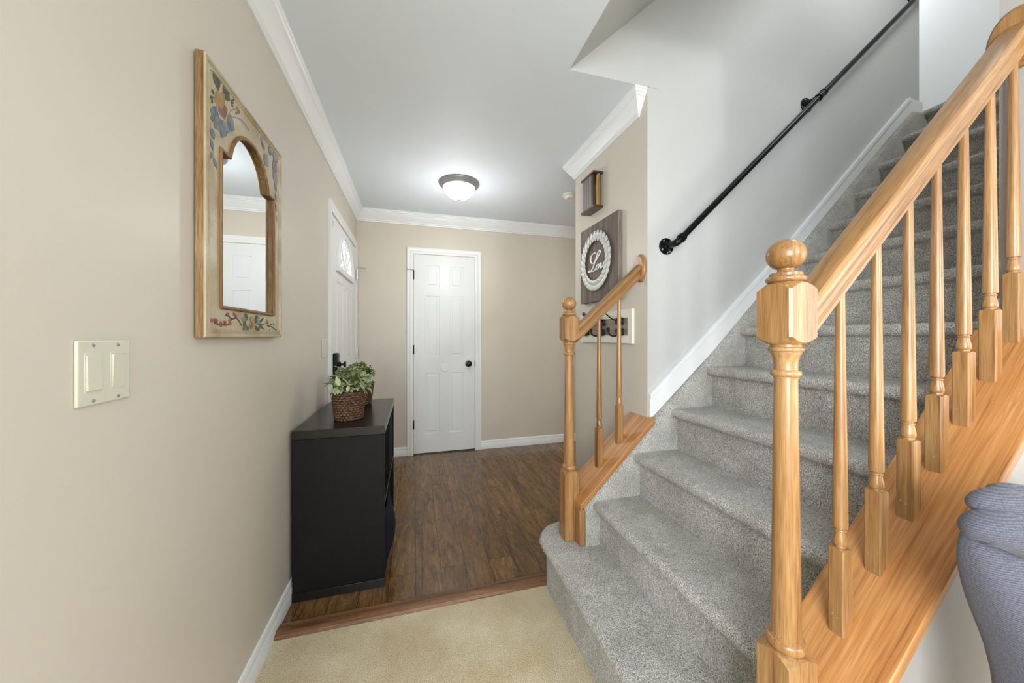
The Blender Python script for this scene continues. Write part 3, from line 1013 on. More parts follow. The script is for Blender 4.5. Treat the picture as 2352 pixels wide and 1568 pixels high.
mb.rings([ring(arch_pts(.0), mx0), ring(rect(0), mx0)], True, False, False, 1)
mb.build('frame', [M['crackle'], M['gold_wood']], mir, angle=20)
mb = MB(); ip = arch_pts(.004); ip2 = []
for (a, b), (c, d) in zip(ip, ip[1:] + ip[:1]):
    n = max(1, int(math.hypot(c - a, d - b) / .02))
    for i in range(n): ip2.append((a + (c - a) * i / n, b + (d - b) * i / n))
mb.tube([(mx1 - .003, y, z) for y, z in ip2], .0058, 10, closed=True)
mb.build('inner_bead', M['gold_wood'], mir)
mb = MB(); n = len(ip)
mb.add([(mx0 + .009, y, z) for y, z in arch_pts(-.0005)], [tuple(range(n))])
mb.build('mirror_glass', M['mirror'], mir)
# painted flowers
PK = list(PAINT); fx = mx1 - .0045 + .0006
mb = MB()
PAINT_N = [0]
def leaf(y, z, ang, ln, wd, col, bend=0.0):
    pts = []
    PAINT_N[0] += 1
    fx = mx1 - .0045 + .0005 + .00002 * (PAINT_N[0] % 60)
    n = 8
    for s in (1, -1):
        rng_ = range(n + 1) if s == 1 else range(n - 1, 0, -1)
        for i in rng_:
            t = i / n
            w = wd * math.sin(PI * min(1, t ** .8)) * s * .5
            b = bend * math.sin(PI * t) * ln
            lx, lz = t * ln, w + b
            pts.append((fx, y + lx * math.cos(ang) - lz * math.sin(ang), z + lx * math.sin(ang) + lz * math.cos(ang)))
    mb.add(pts, [tuple(range(len(pts)))], PK.index(col))
def vine(pts, w, col):
    s = sample([(p[0], p[1], 0) for p in pts], 6)
    mb.rings([[(fx, p.x, p.y - w / 2), (fx, p.x + w * .3, p.y + w / 2)] for p in s], closed=False, cap=False, smooth=False, mat=PK.index(col))
def petals(items):
    for c, y0, z0, y1, z1, w in items:
        leaf(y0, z0, math.atan2(z1 - z0, y1 - y0), math.hypot(y1 - y0, z1 - z0), w, c)
petals([('green', 1.1333, 1.9281, 1.1479, 1.8795, 0.0394), ('darkgreen', 1.1404, 1.9283, 1.1509, 1.885, 0.0158), ('green', 1.1713, 1.9119, 1.2128, 1.8952, 0.051), ('darkgreen', 1.174, 1.9055, 1.2047, 1.89, 0.0253), ('darkgreen', 1.1608, 1.9292, 1.1625, 1.9093, 0.0075), ('darkgreen', 1.1713, 1.9309, 1.1731, 1.9144, 0.0077), ('darkgreen', 1.1152, 1.8639, 1.1272, 1.8563, 0.0139), ('darkgreen', 1.1089, 1.8352, 1.1248, 1.8491, 0.0098), ('darkgreen', 1.1219, 1.8382, 1.114, 1.8258, 0.0076), ('yellow', 1.1321, 1.8653, 1.1552, 1.8553, 0.0463), ('yellow', 1.1595, 1.8838, 1.1816, 1.8677, 0.0382), ('yellow', 1.1595, 1.8628, 1.1816, 1.8211, 0.0647), ('mauve', 1.1616, 1.8595, 1.1839, 1.8236, 0.0514), ('yellow', 1.1595, 1.8569, 1.1726, 1.8429, 0.0297), ('mauve', 1.1704, 1.8486, 1.1839, 1.8248, 0.0299), ('blue', 1.153, 1.812, 1.1089, 1.8029, 0.0391), ('blue', 1.1552, 1.8087, 1.1089, 1.7807, 0.0305), ('slate', 1.166, 1.8105, 1.126, 1.7662, 0.0332), ('blue', 1.1771, 1.8148, 1.1638, 1.7599, 0.0464), ('slate', 1.1862, 1.8202, 1.1884, 1.7903, 0.032), ('blue', 1.1954, 1.8305, 1.2389, 1.8252, 0.0461), ('slate', 1.1977, 1.8392, 1.2364, 1.8426, 0.0307), ('darkgreen', 1.2167, 1.8978, 1.2364, 1.9144, 0.006), ('darkgreen', 1.2167, 1.8923, 1.2354, 1.9044, 0.006), ('darkgreen', 1.2191, 1.8882, 1.2314, 1.8911, 0.007), ('yellow', 1.2491, 1.8985, 1.2727, 1.8979, 0.0237), ('mauve', 1.2621, 1.9016, 1.27, 1.891, 0.0166), ('darkgreen', 1.2465, 1.8842, 1.2516, 1.8772, 0.0087), ('blue', 1.114, 1.7581, 1.1272, 1.7331, 0.0214), ('blue', 1.1089, 1.7274, 1.1248, 1.7024, 0.0177), ('slate', 1.1179, 1.6964, 1.1089, 1.6718, 0.0089), ('blue', 1.1231, 1.6844, 1.1424, 1.661, 0.0149), ('slate', 1.1977, 1.8028, 1.2071, 1.7935, 0.0067), ('slate', 1.1954, 1.793, 1.2167, 1.8088, 0.006)])
vine([(1.2024, 1.8494), (1.2215, 1.8748), (1.2465, 1.8943)], .0035, 'slate')
vine([(1.2119, 1.8491), (1.2621, 1.8745), (1.2945, 1.8809), (1.3348, 1.8787)], .004, 'slate')
vine([(1.1089, 1.7741), (1.112, 1.738), (1.1199, 1.702), (1.126, 1.66), (1.122, 1.60)], .003, 'slate')
mb.build('painted_flowers', [PAINT[k] for k in PK], mir)
mb = MB(); 
petals([('slate', 1.4246, 1.9094, 1.4421, 1.8922, 0.0242), ('blue', 1.4315, 1.8895, 1.4601, 1.8775, 0.0176), ('slate', 1.4492, 1.8569, 1.4937, 1.8326, 0.0492), ('blue', 1.4899, 1.9022, 1.5251, 1.8951, 0.034), ('slate', 1.5313, 1.908, 1.5824, 1.890, 0.050), ('blue', 1.5331, 1.8768, 1.5707, 1.8425, 0.055), ('slate', 1.535, 1.838, 1.575, 1.800, 0.045), ('mauve', 1.528, 1.862, 1.556, 1.842, 0.03), ('blue', 1.553, 1.80, 1.566, 1.765, 0.02), ('slate', 1.556, 1.76, 1.570, 1.728, 0.016), ('blue', 1.560, 1.72, 1.572, 1.69, 0.014), ('slate', 1.566, 1.68, 1.572, 1.65, 0.010)])
mb.build('painted_flowers', [PAINT[k] for k in PK], mir)
mb = MB()
petals([('green', 1.3033, 1.2728, 1.3229, 1.2528, 0.0186), ('darkgreen', 1.3102, 1.2719, 1.3258, 1.2503, 0.011), ('slate', 1.2816, 1.2567, 1.3173, 1.2486, 0.0163), ('green', 1.2923, 1.2411, 1.3144, 1.2339, 0.0219), ('blue', 1.2896, 1.2216, 1.3287, 1.2317, 0.0186), ('green', 1.3144, 1.2142, 1.3287, 1.2317, 0.0216), ('yellow', 1.3552, 1.2679, 1.3522, 1.2432, 0.027), ('yellow', 1.3522, 1.25, 1.3522, 1.2228, 0.0391), ('red', 1.3537, 1.2474, 1.3492, 1.2282, 0.0164), ('darkgreen', 1.3894, 1.2726, 1.3767, 1.2413, 0.0155), ('green', 1.4006, 1.2719, 1.3862, 1.2472, 0.0156), ('slate', 1.4121, 1.2582, 1.3894, 1.2417, 0.0225), ('darkgreen', 1.3752, 1.2364, 1.4055, 1.2153, 0.0141), ('green', 1.4055, 1.2352, 1.4121, 1.2153, 0.0196), ('darkgreen', 1.4055, 1.2423, 1.4566, 1.2225, 0.0105), ('darkgreen', 1.4121, 1.2482, 1.4531, 1.2675, 0.0088), ('yellow', 1.4819, 1.2629, 1.4782, 1.2447, 0.0219), ('red', 1.4856, 1.254, 1.4819, 1.2426, 0.0146), ('stem', 1.5082, 1.2488, 1.5139, 1.2413, 0.0052), ('stem', 1.5178, 1.2476, 1.5237, 1.24, 0.0054), ('stem', 1.5315, 1.2496, 1.5395, 1.2405, 0.0054), ('stem', 1.5025, 1.218, 1.5082, 1.2288, 0.006)])
vine([(1.2856, 1.2318), (1.2658, 1.2477), (1.248, 1.2556), (1.2211, 1.2519), (1.2024, 1.2593), (1.1843, 1.2606)], .0045, 'stem')
vine([(1.2235, 1.252), (1.214, 1.2443), (1.1955, 1.2329), (1.1711, 1.2327), (1.1458, 1.233), (1.1256, 1.2384)], .0045, 'stem')
vine([(1.4121, 1.2454), (1.4391, 1.2412), (1.4709, 1.249)], .003, 'stem')
vine([(1.4764, 1.2387), (1.5198, 1.236), (1.5681, 1.2229)], .004, 'stem')
for y, z in [(1.1168, 1.2435), (1.1336, 1.2454), (1.1386, 1.2423), (1.1604, 1.2386), (1.1615, 1.2318), (1.1832, 1.2412), (1.1877, 1.235), (1.2094, 1.2465), (1.2117, 1.2382), (1.1978, 1.265), (1.2356, 1.2673), (1.2455, 1.263)]:
    for a in (50, 90, 130): leaf(y, z - .006, math.radians(a), .0125, .0065, 'red')
mb.build('painted_flowers', [PAINT[k] for k in PK], mir)

# ------------------------------------------------------------------ switches
def switch_plate(y0, y1, z0, z1, n, label):
    t = thing('light_switch', label, 'switch', (XL, (y0 + y1) / 2, (z0 + z1) / 2))
    mb = MB(); mb.box(XL, XL + .006, y0, y1, z0, z1)
    mb.build('cover_plate', M['almond'], t, bevel=.003, seg=3)
    for i in range(n):
        yc = y0 + (y1 - y0) * (i + .5) / n + (0.002 if n == 2 and i == 0 else 0) - (0.002 if n == 2 and i == 1 else 0)
        zc = (z0 + z1) / 2
        mb = MB(); mb.box(XL + .005, XL + .0066, yc - .0175, yc + .0175, zc - .0345, zc + .0345)
        k = mb.build('switch_bezel', M['almond'], t, bevel=.0006, seg=1)
        mb = MB(); tl = (.0095, .0076) if i == 0 else (.0078, .0098)
        mb.prism([(XL + .005, zc - .031), (XL + tl[0], zc - .031), (XL + .0085, zc), (XL + tl[1], zc + .031), (XL + .005, zc + .031)], 'y', yc - .0145, yc + .0145)
        mb.build('rocker', M['almond'], t, bevel=.0006, seg=1)
        for s in (-1, 1):
            mb = MB(); mb.lathe([(.0001, .0), (.0032, 0), (.0032, .0016), (.0018, .0022), (.0001, .0024)], XL + .0055, yc, zc + s * .0485, 16, axis='x')
            mb.build('screw', M['screw'], t)
    return t
switch_plate(.7535, .866, 1.079, 1.193, 2, 'almond double rocker light switch on the left wall in the foreground')
switch_plate(2.356, 2.470, 1.066, 1.182, 1, 'small almond light switch beside the entry door')

# ------------------------------------------------------------------ storage cabinet
cx0, cx1, cy0, cy1, czt = -.533, -.139, 1.767, 2.535, .772
cab = thing('storage_cabinet', 'black-brown cube storage cabinet against the left wall', 'cabinet', ((cx0 + cx1) / 2, (cy0 + cy1) / 2, 0))
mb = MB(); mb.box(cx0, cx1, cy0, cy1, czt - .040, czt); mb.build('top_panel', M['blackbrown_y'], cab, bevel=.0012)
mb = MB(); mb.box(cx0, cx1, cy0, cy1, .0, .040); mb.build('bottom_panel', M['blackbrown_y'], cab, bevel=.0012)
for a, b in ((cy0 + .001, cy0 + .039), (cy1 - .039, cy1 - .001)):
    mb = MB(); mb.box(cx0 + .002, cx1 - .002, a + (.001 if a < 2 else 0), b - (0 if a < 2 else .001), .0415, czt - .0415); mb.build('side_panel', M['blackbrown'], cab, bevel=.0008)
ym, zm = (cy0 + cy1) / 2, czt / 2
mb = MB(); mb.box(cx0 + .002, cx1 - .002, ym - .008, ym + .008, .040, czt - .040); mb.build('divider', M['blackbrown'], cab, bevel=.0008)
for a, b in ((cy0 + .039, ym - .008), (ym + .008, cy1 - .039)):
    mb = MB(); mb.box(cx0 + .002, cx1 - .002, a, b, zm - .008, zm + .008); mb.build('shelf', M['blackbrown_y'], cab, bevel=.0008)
mb = MB(); mb.box(cx0 - .008, cx0, cy0 + .03, cy1 - .03, .05, czt - .055); mb.build('back_panel', M['blackbrown'], cab)

def fabric_bin(y0, y1, z0, z1, bulge, sag, label):
    t = thing('fabric_bin', label, 'bin', (-.30, (y0 + y1) / 2, z0), 'fabric bins in the cabinet')
    mb = MB(); n = 18; rs = []
    xf = cx1 - .012
    for j in range(15):
        tz = j / 14; ringp = []
        b = bulge * math.sin(PI * (tz * .92 + .06)) ** 0.8
        for i in range(n + 1):
            u = i / n
            dz = -sag * math.sin(PI * u) ** 1.5 * tz ** 3
            ringp.append((xf + b * math.sin(PI * u) ** .6, y0 + (y1 - y0) * u, z0 + (z1 - z0) * tz + dz))
        ringp += [(cx0 + .03, y1, z0 + (z1 - z0) * tz), (cx0 + .03, y0, z0 + (z1 - z0) * tz)]
        rs.append(ringp)
    mb.rings(rs, True, False, True)
    mb.add([rs[0][i] for i in range(n + 3)], [tuple(range(n + 3))])
    mb.build('bin_body', M['navy'], t, angle=50)
    mb = MB()
    mb.tube([(p[0] + .001, p[1], p[2]) for p in rs[-1][:n + 1]], .0045, 8)
    mb.build('bin_rim', M['navy'], t)
    return t
fabric_bin(cy0 + .045, ym - .014, .042, .345, .050, .055, 'navy fabric bin bulging from the lower near cube of the cabinet')
fabric_bin(ym + .014, cy1 - .045, zm + .010, .690, .012, .012, 'navy fabric bin in the upper far cube of the cabinet')

# ------------------------------------------------------------------ potted plants
def basket(parent, cx, cy, zb, r0, r1, h, rows, cols_):
    mb = MB(); nu, nv = cols_ * 6, rows * 6; rs = []
    for j in range(nv + 1):
        tz = j / nv; row = int(min(tz * rows, rows - 1e-6)); fv = tz * rows - row
        ring = []
        for i in range(nu):
            u = i / nu * cols_ + (.5 if row % 2 else 0) + fv * .35
            fu = u - math.floor(u)
            d = .0075 * (math.sin(PI * fv) ** .4) * (math.sin(PI * fu) ** 1.0)
            r = r0 + (r1 - r0) * tz + d
            a = 2 * PI * i / nu
            ring.append((cx + r * math.cos(a), cy + r * math.sin(a), zb + h * tz))
        rs.append(ring)
    mb.rings(rs, True, False, True)
    mb.add(rs[0], [tuple(range(nu))])
    rim = [(cx + (r1 - .006) * math.cos(2 * PI * i / 40), cy + (r1 - .006) * math.sin(2 * PI * i / 40), zb + h) for i in range(40)]
    mb.tube(rim, .007, 8, closed=True)
    o = mb.build('basket_pot', M['basket'], parent, angle=70)
    mb = MB(); mb.lathe([(r1 - .010, h - .02), (.001, h - .012)], cx, cy, zb, 24)
    mb.build('moss', M['soil'], parent)

def leaf_mesh(mb, p, d, up, ln, wd):
    d = d.normalized(); s = d.cross(up)
    if s.length < 1e-4: s = d.orthogonal()
    s.normalize(); nrm = s.cross(d)
    n = 4; rs = []
    for i in range(n + 1):
        t = i / n
        w = wd * .5 * math.sin(PI * (t * .9 + .06)) ** .9
        c = p + d * (ln * t) - nrm * (ln * .22 * t * t)
        rs.append([tuple(c - s * w + nrm * w * .35), tuple(c), tuple(c + s * w + nrm * w * .35)])
    mb.rings(rs, closed=False, cap=False, smooth=True)

def foliage(parent, cx, cy, z, rad, hgt, stems, per, ln, wd, mat):
    mb = MB(); ms = MB()
    for i in range(stems):
        a = random.uniform(0, 2 * PI); lean = random.uniform(.05, 1.0) ** .7
        tip = Vector((cx + rad * lean * math.cos(a), cy + rad * lean * math.sin(a), z + hgt * (1 - .75 * lean ** 2) * random.uniform(.75, 1.05)))
        base = Vector((cx + .03 * math.cos(a), cy + .03 * math.sin(a), z - .015))
        mid = (base + tip) / 2 + Vector((0, 0, .018))
        pts = sample([base, mid, tip], 4)
        ms.tube(pts, .0012, 5)
        ax = (tip - mid).normalized()
        for k in range(per):
            t = .25 + .75 * (k + random.random()) / per
            q = pts[min(len(pts) - 1, int(t * (len(pts) - 1)))]
            th = random.uniform(0, 2 * PI)
            side = ax.orthogonal().normalized(); side.rotate(Matrix.Rotation(th, 3, ax))
            d = ax * random.uniform(.2, .9) + side * random.uniform(.6, 1.0)
            leaf_mesh(mb, q, d, Vector((random.uniform(-.3, .3), random.uniform(-.3, .3), 1)), ln * random.uniform(.7, 1.2), wd * random.uniform(.75, 1.2))
    mb.build('foliage', mat, parent, angle=80)
    ms.build('stems', M['stem'], parent)

p1 = thing('potted_plant', 'broad sage leaved plant in a brown woven basket, nearest on the black cabinet', 'plant', (-.330, 1.965, czt), 'potted plants on the cabinet')
basket(p1, -.330, 1.965, czt, .062, .080, .140, 11, 24)
foliage(p1, -.330, 1.965, czt + .138, .122, .130, 62, 9, .044, .022, M['sage'])
p2 = thing('potted_plant', 'fine leaved green plant in a woven basket behind the sage plant', 'plant', (-.335, 2.37, czt), 'potted plants on the cabinet')
basket(p2, -.335, 2.37, czt, .062, .080, .140, 11, 24)
foliage(p2, -.335, 2.37, czt + .138, .108, .140, 74, 13, .021, .014, M['green'])

# ------------------------------------------------------------------ ceiling light, detector
lx, ly = .344, 2.815
cl = thing('ceiling_light', 'lit flush dome light with a grey rim on the hall ceiling', 'ceiling light', (lx, ly, ZC))
mb = MB(); mb.lathe([(.0, 0), (.160, 0), (.163, -.006), (.160, -.014), (.148, -.026), (.140, -.034), (.132, -.040), (.126, -.038), (.126, -.02), (0, -.02)], lx, ly, ZC, 64)
mb.build('rim', M['grey_metal'], cl, angle=30)
mb = MB(); pr = [(.128, -.036)]
for i in range(1, 15):
    a = PI / 2 * i / 14
    pr.append((max(.128 * math.sqrt(max(0, 1 - (i / 14) ** 1.4)), .001), -.036 - .100 * i / 14))
mb.lathe(pr, lx, ly, ZC, 64)
mb.build('glass_shade', M['shade'], cl)
mb = MB(); mb.lathe([(.014, -.134), (.0155, -.138), (.011, -.144), (.006, -.148), (.001, -.150)], lx, ly, ZC, 24)
mb.build('finial', M['grey_metal'], cl)
sd = thing('smoke_detector', 'small round white smoke detector on the ceiling behind the hall wall', 'smoke detector', (1.31, 2.78, ZC))
mb = MB(); mb.lathe([(.0, 0), (.068, 0), (.068, -.012), (.062, -.016), (.055, -.017), (.054, -.030), (.048, -.040), (.0, -.042)], 1.31, 2.78, ZC, 40)
mb.build('housing', M['detector'], sd, angle=30)
mb = MB(); mb.lathe([(.012, 0), (.012, -.004), (.0, -.005)], 1.28, 2.76, ZC - .0405, 16); mb.build('test_button', M['almond'], sd)

# ------------------------------------------------------------------ door chime
ch = thing('door_chime', 'dark wood door chime with brass tube and grey slats on the hall wall', 'door chime', (XW, 1.976, .79))
ya, yb, za, zb2, xd = 1.892, 2.060, 1.988, 2.209, .068
for z0, z1 in ((za, za + .014), (zb2 - .012, zb2)):
    mb = MB(); mb.box(XW - xd, XW, ya, yb, z0, z1); mb.build('end_plate', M['walnut'], ch, bevel=.002)
mb = MB(); mb.box(XW - .010, XW - .0005, ya + .030, yb - .01, za + .012, zb2 - .010); mb.build('back_plate', M['walnut'], ch)
for i in range(4):
    y0 = ya + .046 + i * .029
    mb = MB(); mb.box(XW - xd + .007, XW - xd + .020, y0, y0 + .024, za + .013, zb2 - .011)
    mb.build('slat', M['walnut_slat'], ch, bevel=.001)
mb = MB(); mb.box(XW - xd + .007, XW - xd + .022, ya + .024, ya + .044, za + .013, zb2 - .011); mb.build('slat', M['walnut'], ch, bevel=.001)
mb = MB(); mb.lathe([(.0150, 0), (.0165, .001), (.0165, .191), (.0150, .192)], XW - .026, ya + .022, za + .016, 28, cap=True); mb.build('chime_tube', M['brass'], ch, angle=30)

# ------------------------------------------------------------------ wall plaque
pq = thing('wall_plaque', 'grey plank sign with a metal leaf wreath and white script on the hall wall', 'wall sign', (XW, 1.912, 1.417))
py0, py1, pz0, pz1, px = 1.690, 2.133, 1.417, 1.901, XW - .028
nb = 5
mb = MB()
for i in range(nb):
    a = py0 + (py1 - py0) * i / nb; b = py0 + (py1 - py0) * (i + 1) / nb
    mb.box(px, XW, a + .0004, b - .0004, pz0, pz1)
mb.build('plank_board', M['plank'], pq, bevel=.001)
mb = MB(); wy, wz = 1.927, 1.666
mb.tube([(px - .006, wy + .150 * math.cos(2 * PI * i / 40), wz + .150 * math.sin(2 * PI * i / 40)) for i in range(40)], .006, 8, closed=True)
def wleaf(a, r, tilt, ln, wd, lift):
    c = Vector((px - .010 - lift, wy + r * math.cos(a), wz + r * math.sin(a)))
    tdir = Vector((0, -math.sin(a), math.cos(a))); rad = Vector((0, math.cos(a), math.sin(a)))
    d = (tdir * math.cos(tilt) + rad * math.sin(tilt)) ; s = Vector((-1, 0, 0)).cross(d)
    n = 5; rs = []
    for i in range(n + 1):
        t = i / n; w = wd * .5 * (math.sin(PI * min(1, t * .86 + .10)))
        cc = c + d * (ln * (t - .4)) + Vector((-.007 * (t) ** 1.2, 0, 0))
        rs.append([tuple(cc - s * w + Vector((.004, 0, 0))), tuple(cc), tuple(cc + s * w + Vector((.004, 0, 0)))])
    mb.rings(rs, closed=False, cap=False, smooth=False)
for i in range(26):
    a = 2 * PI * i / 26
    wleaf(a, .164, .34, .066, .036, .002); wleaf(a + .12, .138, -.34, .060, .034, .004)
mb.build('leaf_wreath', M['galv'], pq)
LET = [
    [(1.936, 1.718), (1.965, 1.717), (1.99, 1.702), (1.992, 1.679), (1.978, 1.659), (1.943, 1.661), (1.906, 1.683), (1.878, 1.705), (1.875, 1.715), (1.888, 1.72), (1.91, 1.705), (1.936, 1.667), (1.963, 1.634), (1.99, 1.614), (2.018, 1.609), (2.026, 1.615), (2.01, 1.619), (1.982, 1.61), (1.955, 1.607), (1.937, 1.614)],
    [(1.897, 1.639), (1.912, 1.638), (1.922, 1.629), (1.927, 1.619), (1.917, 1.612), (1.902, 1.615), (1.89, 1.626), (1.887, 1.635), (1.897, 1.639), (1.89, 1.632), (1.878, 1.635)],
    [(1.878, 1.635), (1.87, 1.642), (1.865, 1.638), (1.87, 1.624), (1.871, 1.613), (1.863, 1.611), (1.845, 1.621), (1.835, 1.635), (1.837, 1.64), (1.828, 1.634)],
    [(1.828, 1.620), (1.815, 1.628), (1.812, 1.640), (1.822, 1.642), (1.829, 1.628), (1.824, 1.613), (1.808, 1.612), (1.795, 1.622)]]
mb = MB()
for st in LET:
    mb.tube(sample([(px - .0035, y, z) for y, z in st], 5), .0042, 8)
mb.build('lettering', M['letter'], pq)

# ------------------------------------------------------------------ hook rack
hk = thing('hook_rack', 'cream framed coat hook rack with black scroll hooks, low on the hall wall', 'coat rack', (XW, 1.875, 1.16))
hy0, hy1, hz0, hz1, hx = 1.579, 2.168, 1.161, 1.346, XW - .017
w = .036
mb = MB()
mb.box(hx + .0005, XW, hy0 + w, hy1 - w, hz0 + .001, hz0 + w); mb.box(hx + .0005, XW, hy0 + w, hy1 - w, hz1 - w, hz1 - .001); mb.box(hx, XW, hy0, hy0 + w, hz0, hz1); mb.box(hx, XW, hy1 - w, hy1, hz0, hz1)
mb.build('frame', M['cream'], hk, bevel=.002)
mb = MB()
q = .008
mb.box(hx + .003, XW, hy0 + w, hy1 - w, hz0 + w, hz0 + w + q); mb.box(hx + .003, XW, hy0 + w, hy1 - w, hz1 - w - q, hz1 - w)
mb.box(hx + .003, XW, hy0 + w, hy0 + w + q, hz0 + w + q, hz1 - w - q); mb.box(hx + .003, XW, hy1 - w - q, hy1 - w, hz0 + w + q, hz1 - w - q)
mb.build('inner_moulding', M['cream'], hk, bevel=.0015)
mb = MB(); mb.box(hx + .008, XW - .001, hy0 + w, hy1 - w, hz0 + w, hz1 - w); mb.build('back_panel', M['rustic'], hk)
def hook(yc):
    mb = MB(); x = hx + .001; zc = (hz0 + hz1) / 2
    def scroll(sy, sz):
        pts = []
        for i in range(19):
            t = i / 18; a = PI * .5 + sy * sz * 0 + t * 2.1 * PI; r = .021 * (1 - .62 * t)
            pts.append((x - .002, yc + sy * (.022 + r * math.sin(a) * -1), zc + sz * (.026 + r * math.cos(a) * -1 * 1.15)))
        mb.tube(pts, .0042, 8)
    for sy in (-1, 1):
        for sz in (-1, 1): scroll(sy, sz)
    mb.tube([(x - .002, yc, zc - .052), (x - .004, yc, zc), (x - .002, yc, zc + .05)], .006, 8)
    mb.tube(sample([(x - .004, yc, zc - .038), (x - .030, yc, zc - .052), (x - .062, yc, zc - .046), (x - .075, yc, zc - .022)], 6), .0045, 8)
    mb.tube(sample([(x - .004, yc, zc + .028), (x - .050, yc, zc + .042), (x - .100, yc, zc + .078)], 6), .0035, 8)
    for dy in (-.012, 0, .012):
        mb.tube([(x - .075, yc + dy, zc - .03), (x - .080, yc + dy * 1.3, zc - .012), (x - .07, yc + dy * .4, zc - .005)], [.003, .006, .001], 6)
    h = mb.build('hook', M['iron'], hk)
    mb = MB(); mb.lathe([(.003, 0), (.006, -.006), (.004, -.012), (.013, -.020), (.012, -.028), (.001, -.032)], x - .098, yc, zc + .078, 10, axis='x')
    mb.build('hook_knob', M['rust'], h)
for y in (1.690, 1.885, 2.080): hook(y)

# ------------------------------------------------------------------ pipe handrail
YP = YS - .078
pipe = thing('pipe_handrail', 'black iron pipe handrail on the stair wall', 'handrail', (1.22, YS, 1.652))
def flange(x, z, name='flange'):
    mb = MB(); mb.lathe([(.0, 0), (.0415, 0), (.0415, -.005), (.039, -.0075), (.024, -.0085), (.0215, -.020), (.0175, -.021), (.0001, -.021)], x, YS, z, 40, axis='y')
    o = mb.build('flange', M['black_metal'], pipe, angle=30)
    for a in (0.6, 2.17, 3.74, 5.31):
        mb = MB(); mb.lathe([(.0045, 0), (.0045, -.002), (.002, -.003), (.0001, -.003)], x + .032 * math.cos(a), YS - .0073, z + .032 * math.sin(a), 12, axis='y')
        mb.build('flange_screw', M['screw'], o)
f1 = (1.218, 1.652); f2 = (2.178, 2.533); f3 = (3.106, 3.400)
for f in (f1, f2, f3): flange(*f)
mb = MB(); fy = YS - .0083
def stroke(*pts): mb.tube([(f1[0] + a, fy, f1[1] + b) for a, b in pts], .0006, 6)
stroke((.002, -.0275), (.0045, -.0315), (.0045, -.0365)); stroke((.007, -.0265), (.0045, -.0315))
stroke((.0095, -.0255), (.0145, -.0240), (.0115, -.0335), (.0165, -.0315)); stroke((.0185, -.0225), (.0200, -.0300))
mb.build('raised_marking', M['screw'], pipe)
def pz(x): return 1.680 + (x - 1.2473) * .9275
s_ = Vector((1, 0, .9275)).normalized()
mb = MB(); e0 = Vector((f1[0], YS - .012, f1[1])); e1 = Vector((f1[0], YP + .014, f1[1])); e2 = Vector((f1[0], YP, f1[1])) + s_ * .02
mb.tube(sample([e0, e1, (Vector((f1[0], YP + .003, f1[1])) + s_ * .005), e2 + s_ * .012], 6), .0175, 20)
mb.tube([e0 + Vector((0, -.008, 0)), e0 + Vector((0, -.020, 0))], .0215, 20)
mb.tube([e2 + s_ * .006, e2 + s_ * .026], .0215, 20)
mb.build('elbow', M['black_metal'], pipe, angle=35)
pst = Vector((f1[0], YP, f1[1])) + s_ * .04
pen = pst + s_ * ((3.26 - pst.x) / s_.x)
mb = MB(); mb.tube([pst, pen], .0150, 24); mb.build('pipe', M['black_metal'], pipe, angle=35)
for f in (f2, f3):
    c = pst + s_ * ((f[0] - pst.x) / s_.x)
    mb = MB()
    mb.tube([c - s_ * .030, c - s_ * .022], .0205, 20); mb.tube([c - s_ * .022, c + s_ * .022], .0178, 20); mb.tube([c + s_ * .022, c + s_ * .030], .0205, 20)
    mb.tube([(f[0], YS - .015, f[1]), (c.x, c.y, c.z)], .0150, 16); mb.tube([(f[0], YS - .018, f[1]), (f[0], YS - .032, f[1])], .0195, 16)
    mb.build('tee_bracket', M['black_metal'], pipe, angle=35)

# ------------------------------------------------------------------ armchair
ac, as_ = math.cos(math.radians(15.63)), math.sin(math.radians(15.63))
AX = Vector((ac, -as_, 0)); AY = Vector((as_, ac, 0))        # chair's width and backward axes
CC = Vector((.822, .340, 0)) + AX * .272
chair = thing('armchair', 'grey-blue knit upholstered armchair in the bottom right corner', 'chair', (CC.x, CC.y, 0))
WT = [(.40, .200), (.50, .178), (.58, .172), (.651, .183), (.700, .197), (.769, .228), (.840, .257), (.880, .268), (.905, .2715), (.924, .268), (.941, .261), (.955, .25)]
wz_, ww_ = [a for a, b in WT], [b for a, b in WT]
def cushion(name, zlo, zhi, w_of, thick, y_off, sag, par):
    """padded roll: outline across width, sagging to the middle"""
    mb = MB(); na, nz = 44, 30; rs = []
    for j in range(nz + 1):
        t = j / nz; th = PI * t
        ring = []
        for i in range(2 * na):
            front = i < na
            u = (i + .5) / na * 2 - 1 if front else 1 - (i - na + .5) / na * 2
            zt = zlo + (zhi - zlo) * (1 - math.cos(th)) / 2
            w = w_of(zt) * (1 - .04 * (1 - math.sin(th) ** .5))
            prof = (1 - abs(u) ** 3.2) ** .45
            dd = thick * prof * math.sin(th) ** .62 * (-1 if front else .55)
            z = zt - sag * (1 - u * u) ** 1.0
            p = CC + AX * (u * w) + AY * (y_off + dd) + Vector((0, 0, z))
            ring.append(tuple(p))
        rs.append(ring)
    mb.rings(rs, True, True, True)
    return mb.build(name, M['knit'], par, angle=60)
wf = lambda z: float(np.interp(z, wz_, ww_))
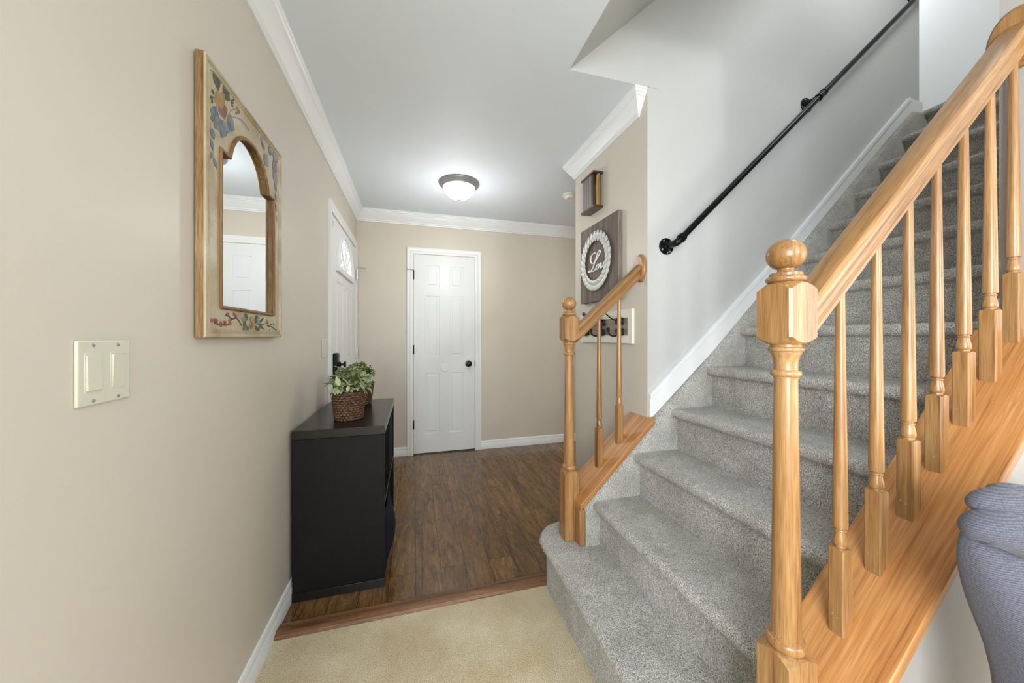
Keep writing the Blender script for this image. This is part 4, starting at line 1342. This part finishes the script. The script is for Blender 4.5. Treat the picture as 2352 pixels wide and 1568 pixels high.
def lobe(name, zlo, zhi, wlo, whi, thick, y_off, sag, par, e=.5):
    """upholstered roll: rounded outline, its lower and upper lines sagging towards the middle"""
    mb = MB(); na, nz = 48, 36; rs = []
    for j in range(nz + 1):
        t = j / nz
        t = .5 - .5 * math.cos(PI * (t * .985 + .0075))
        z = zlo + (zhi - zlo) * t
        cap = (1 - abs(2 * t - 1) ** 3.0) ** .5
        w = (wlo(z) if callable(wlo) else wlo + (whi - wlo) * t) * (.90 + .10 * (1 - max(0, 2 * t - 1) ** 4))
        ring = []
        for i in range(2 * na):
            a = 2 * PI * i / (2 * na)
            c, s = math.cos(a), math.sin(a)
            u = math.copysign(abs(c) ** .55, c); v = math.copysign(abs(s) ** .8, s)
            dd = thick * v * cap * (1.0 if v < 0 else .55)
            ring.append(tuple(CC + AX * (u * w) + AY * (y_off + dd) + Vector((0, 0, z - sag * (1 - u * u)))))
        rs.append(ring)
    mb.rings(rs, True, True, True)
    return mb.build(name, M['knit'], par, angle=70)
bo = lobe('backrest', .40, .897, wf, 0, .078, .010, .030, chair)
def roll(half, rad, yo):
    """padded roll of fabric across the top of the back, lower in the middle"""
    pts = sample([CC + AX * a + AY * yo + Vector((0, 0, z)) for a, z in half + [(-a, z) for a, z in half[-2::-1]]], 4)
    rr = sample([(r, 0, 0) for r in rad + rad[-2::-1]], 4)
    mb = MB(); mb.tube(pts, [max(.002, r.x) for r in rr], 24)
    return mb.build('back_roll', M['knit'], bo, angle=80)
roll([(-.269, .890), (-.266, .896), (-.259, .902), (-.243, .906), (-.217, .903), (-.187, .891), (-.155, .874), (-.08, .852), (0, .844)], [.003, .014, .021, .026, .029, .030, .031, .032, .032], -.016)
roll([(-.243, .926), (-.240, .930), (-.233, .934), (-.218, .938), (-.195, .937), (-.16, .924), (-.08, .903), (0, .896)], [.003, .011, .016, .020, .023, .025, .026, .026], .000)
roll([(-.178, .934), (-.174, .938), (-.162, .940), (-.14, .937), (-.08, .926), (0, .920)], [.003, .010, .015, .018, .020, .020], .028)
mb = MB(); rs = []
for d, s in ((.36, .9), (.38, .99), (.42, 1.02), (.455, .99), (.468, .9)):
    rs.append([tuple(CC + AX * (.25 * s * (abs(math.cos(t)) ** .5) * (1 if math.cos(t) > 0 else -1)) + AY * (-.27 + .25 * s * (abs(math.sin(t)) ** .5) * (1 if math.sin(t) > 0 else -1)) + Vector((0, 0, d))) for t in [2 * PI * i / 48 for i in range(48)]])
mb.rings(rs, True, True, True); mb.build('seat', M['knit'], chair, angle=60)
for sx in (-1, 1):
    for sy in (-.46, -.06):
        b = CC + AX * (.21 * sx) + AY * sy; t = CC + AX * (.18 * sx) + AY * (sy * .9 - .02) + Vector((0, 0, .37))
        mb = MB(); mb.tube([b, t], [.012, .018], 14); mb.build('leg', M['walnut'], chair)
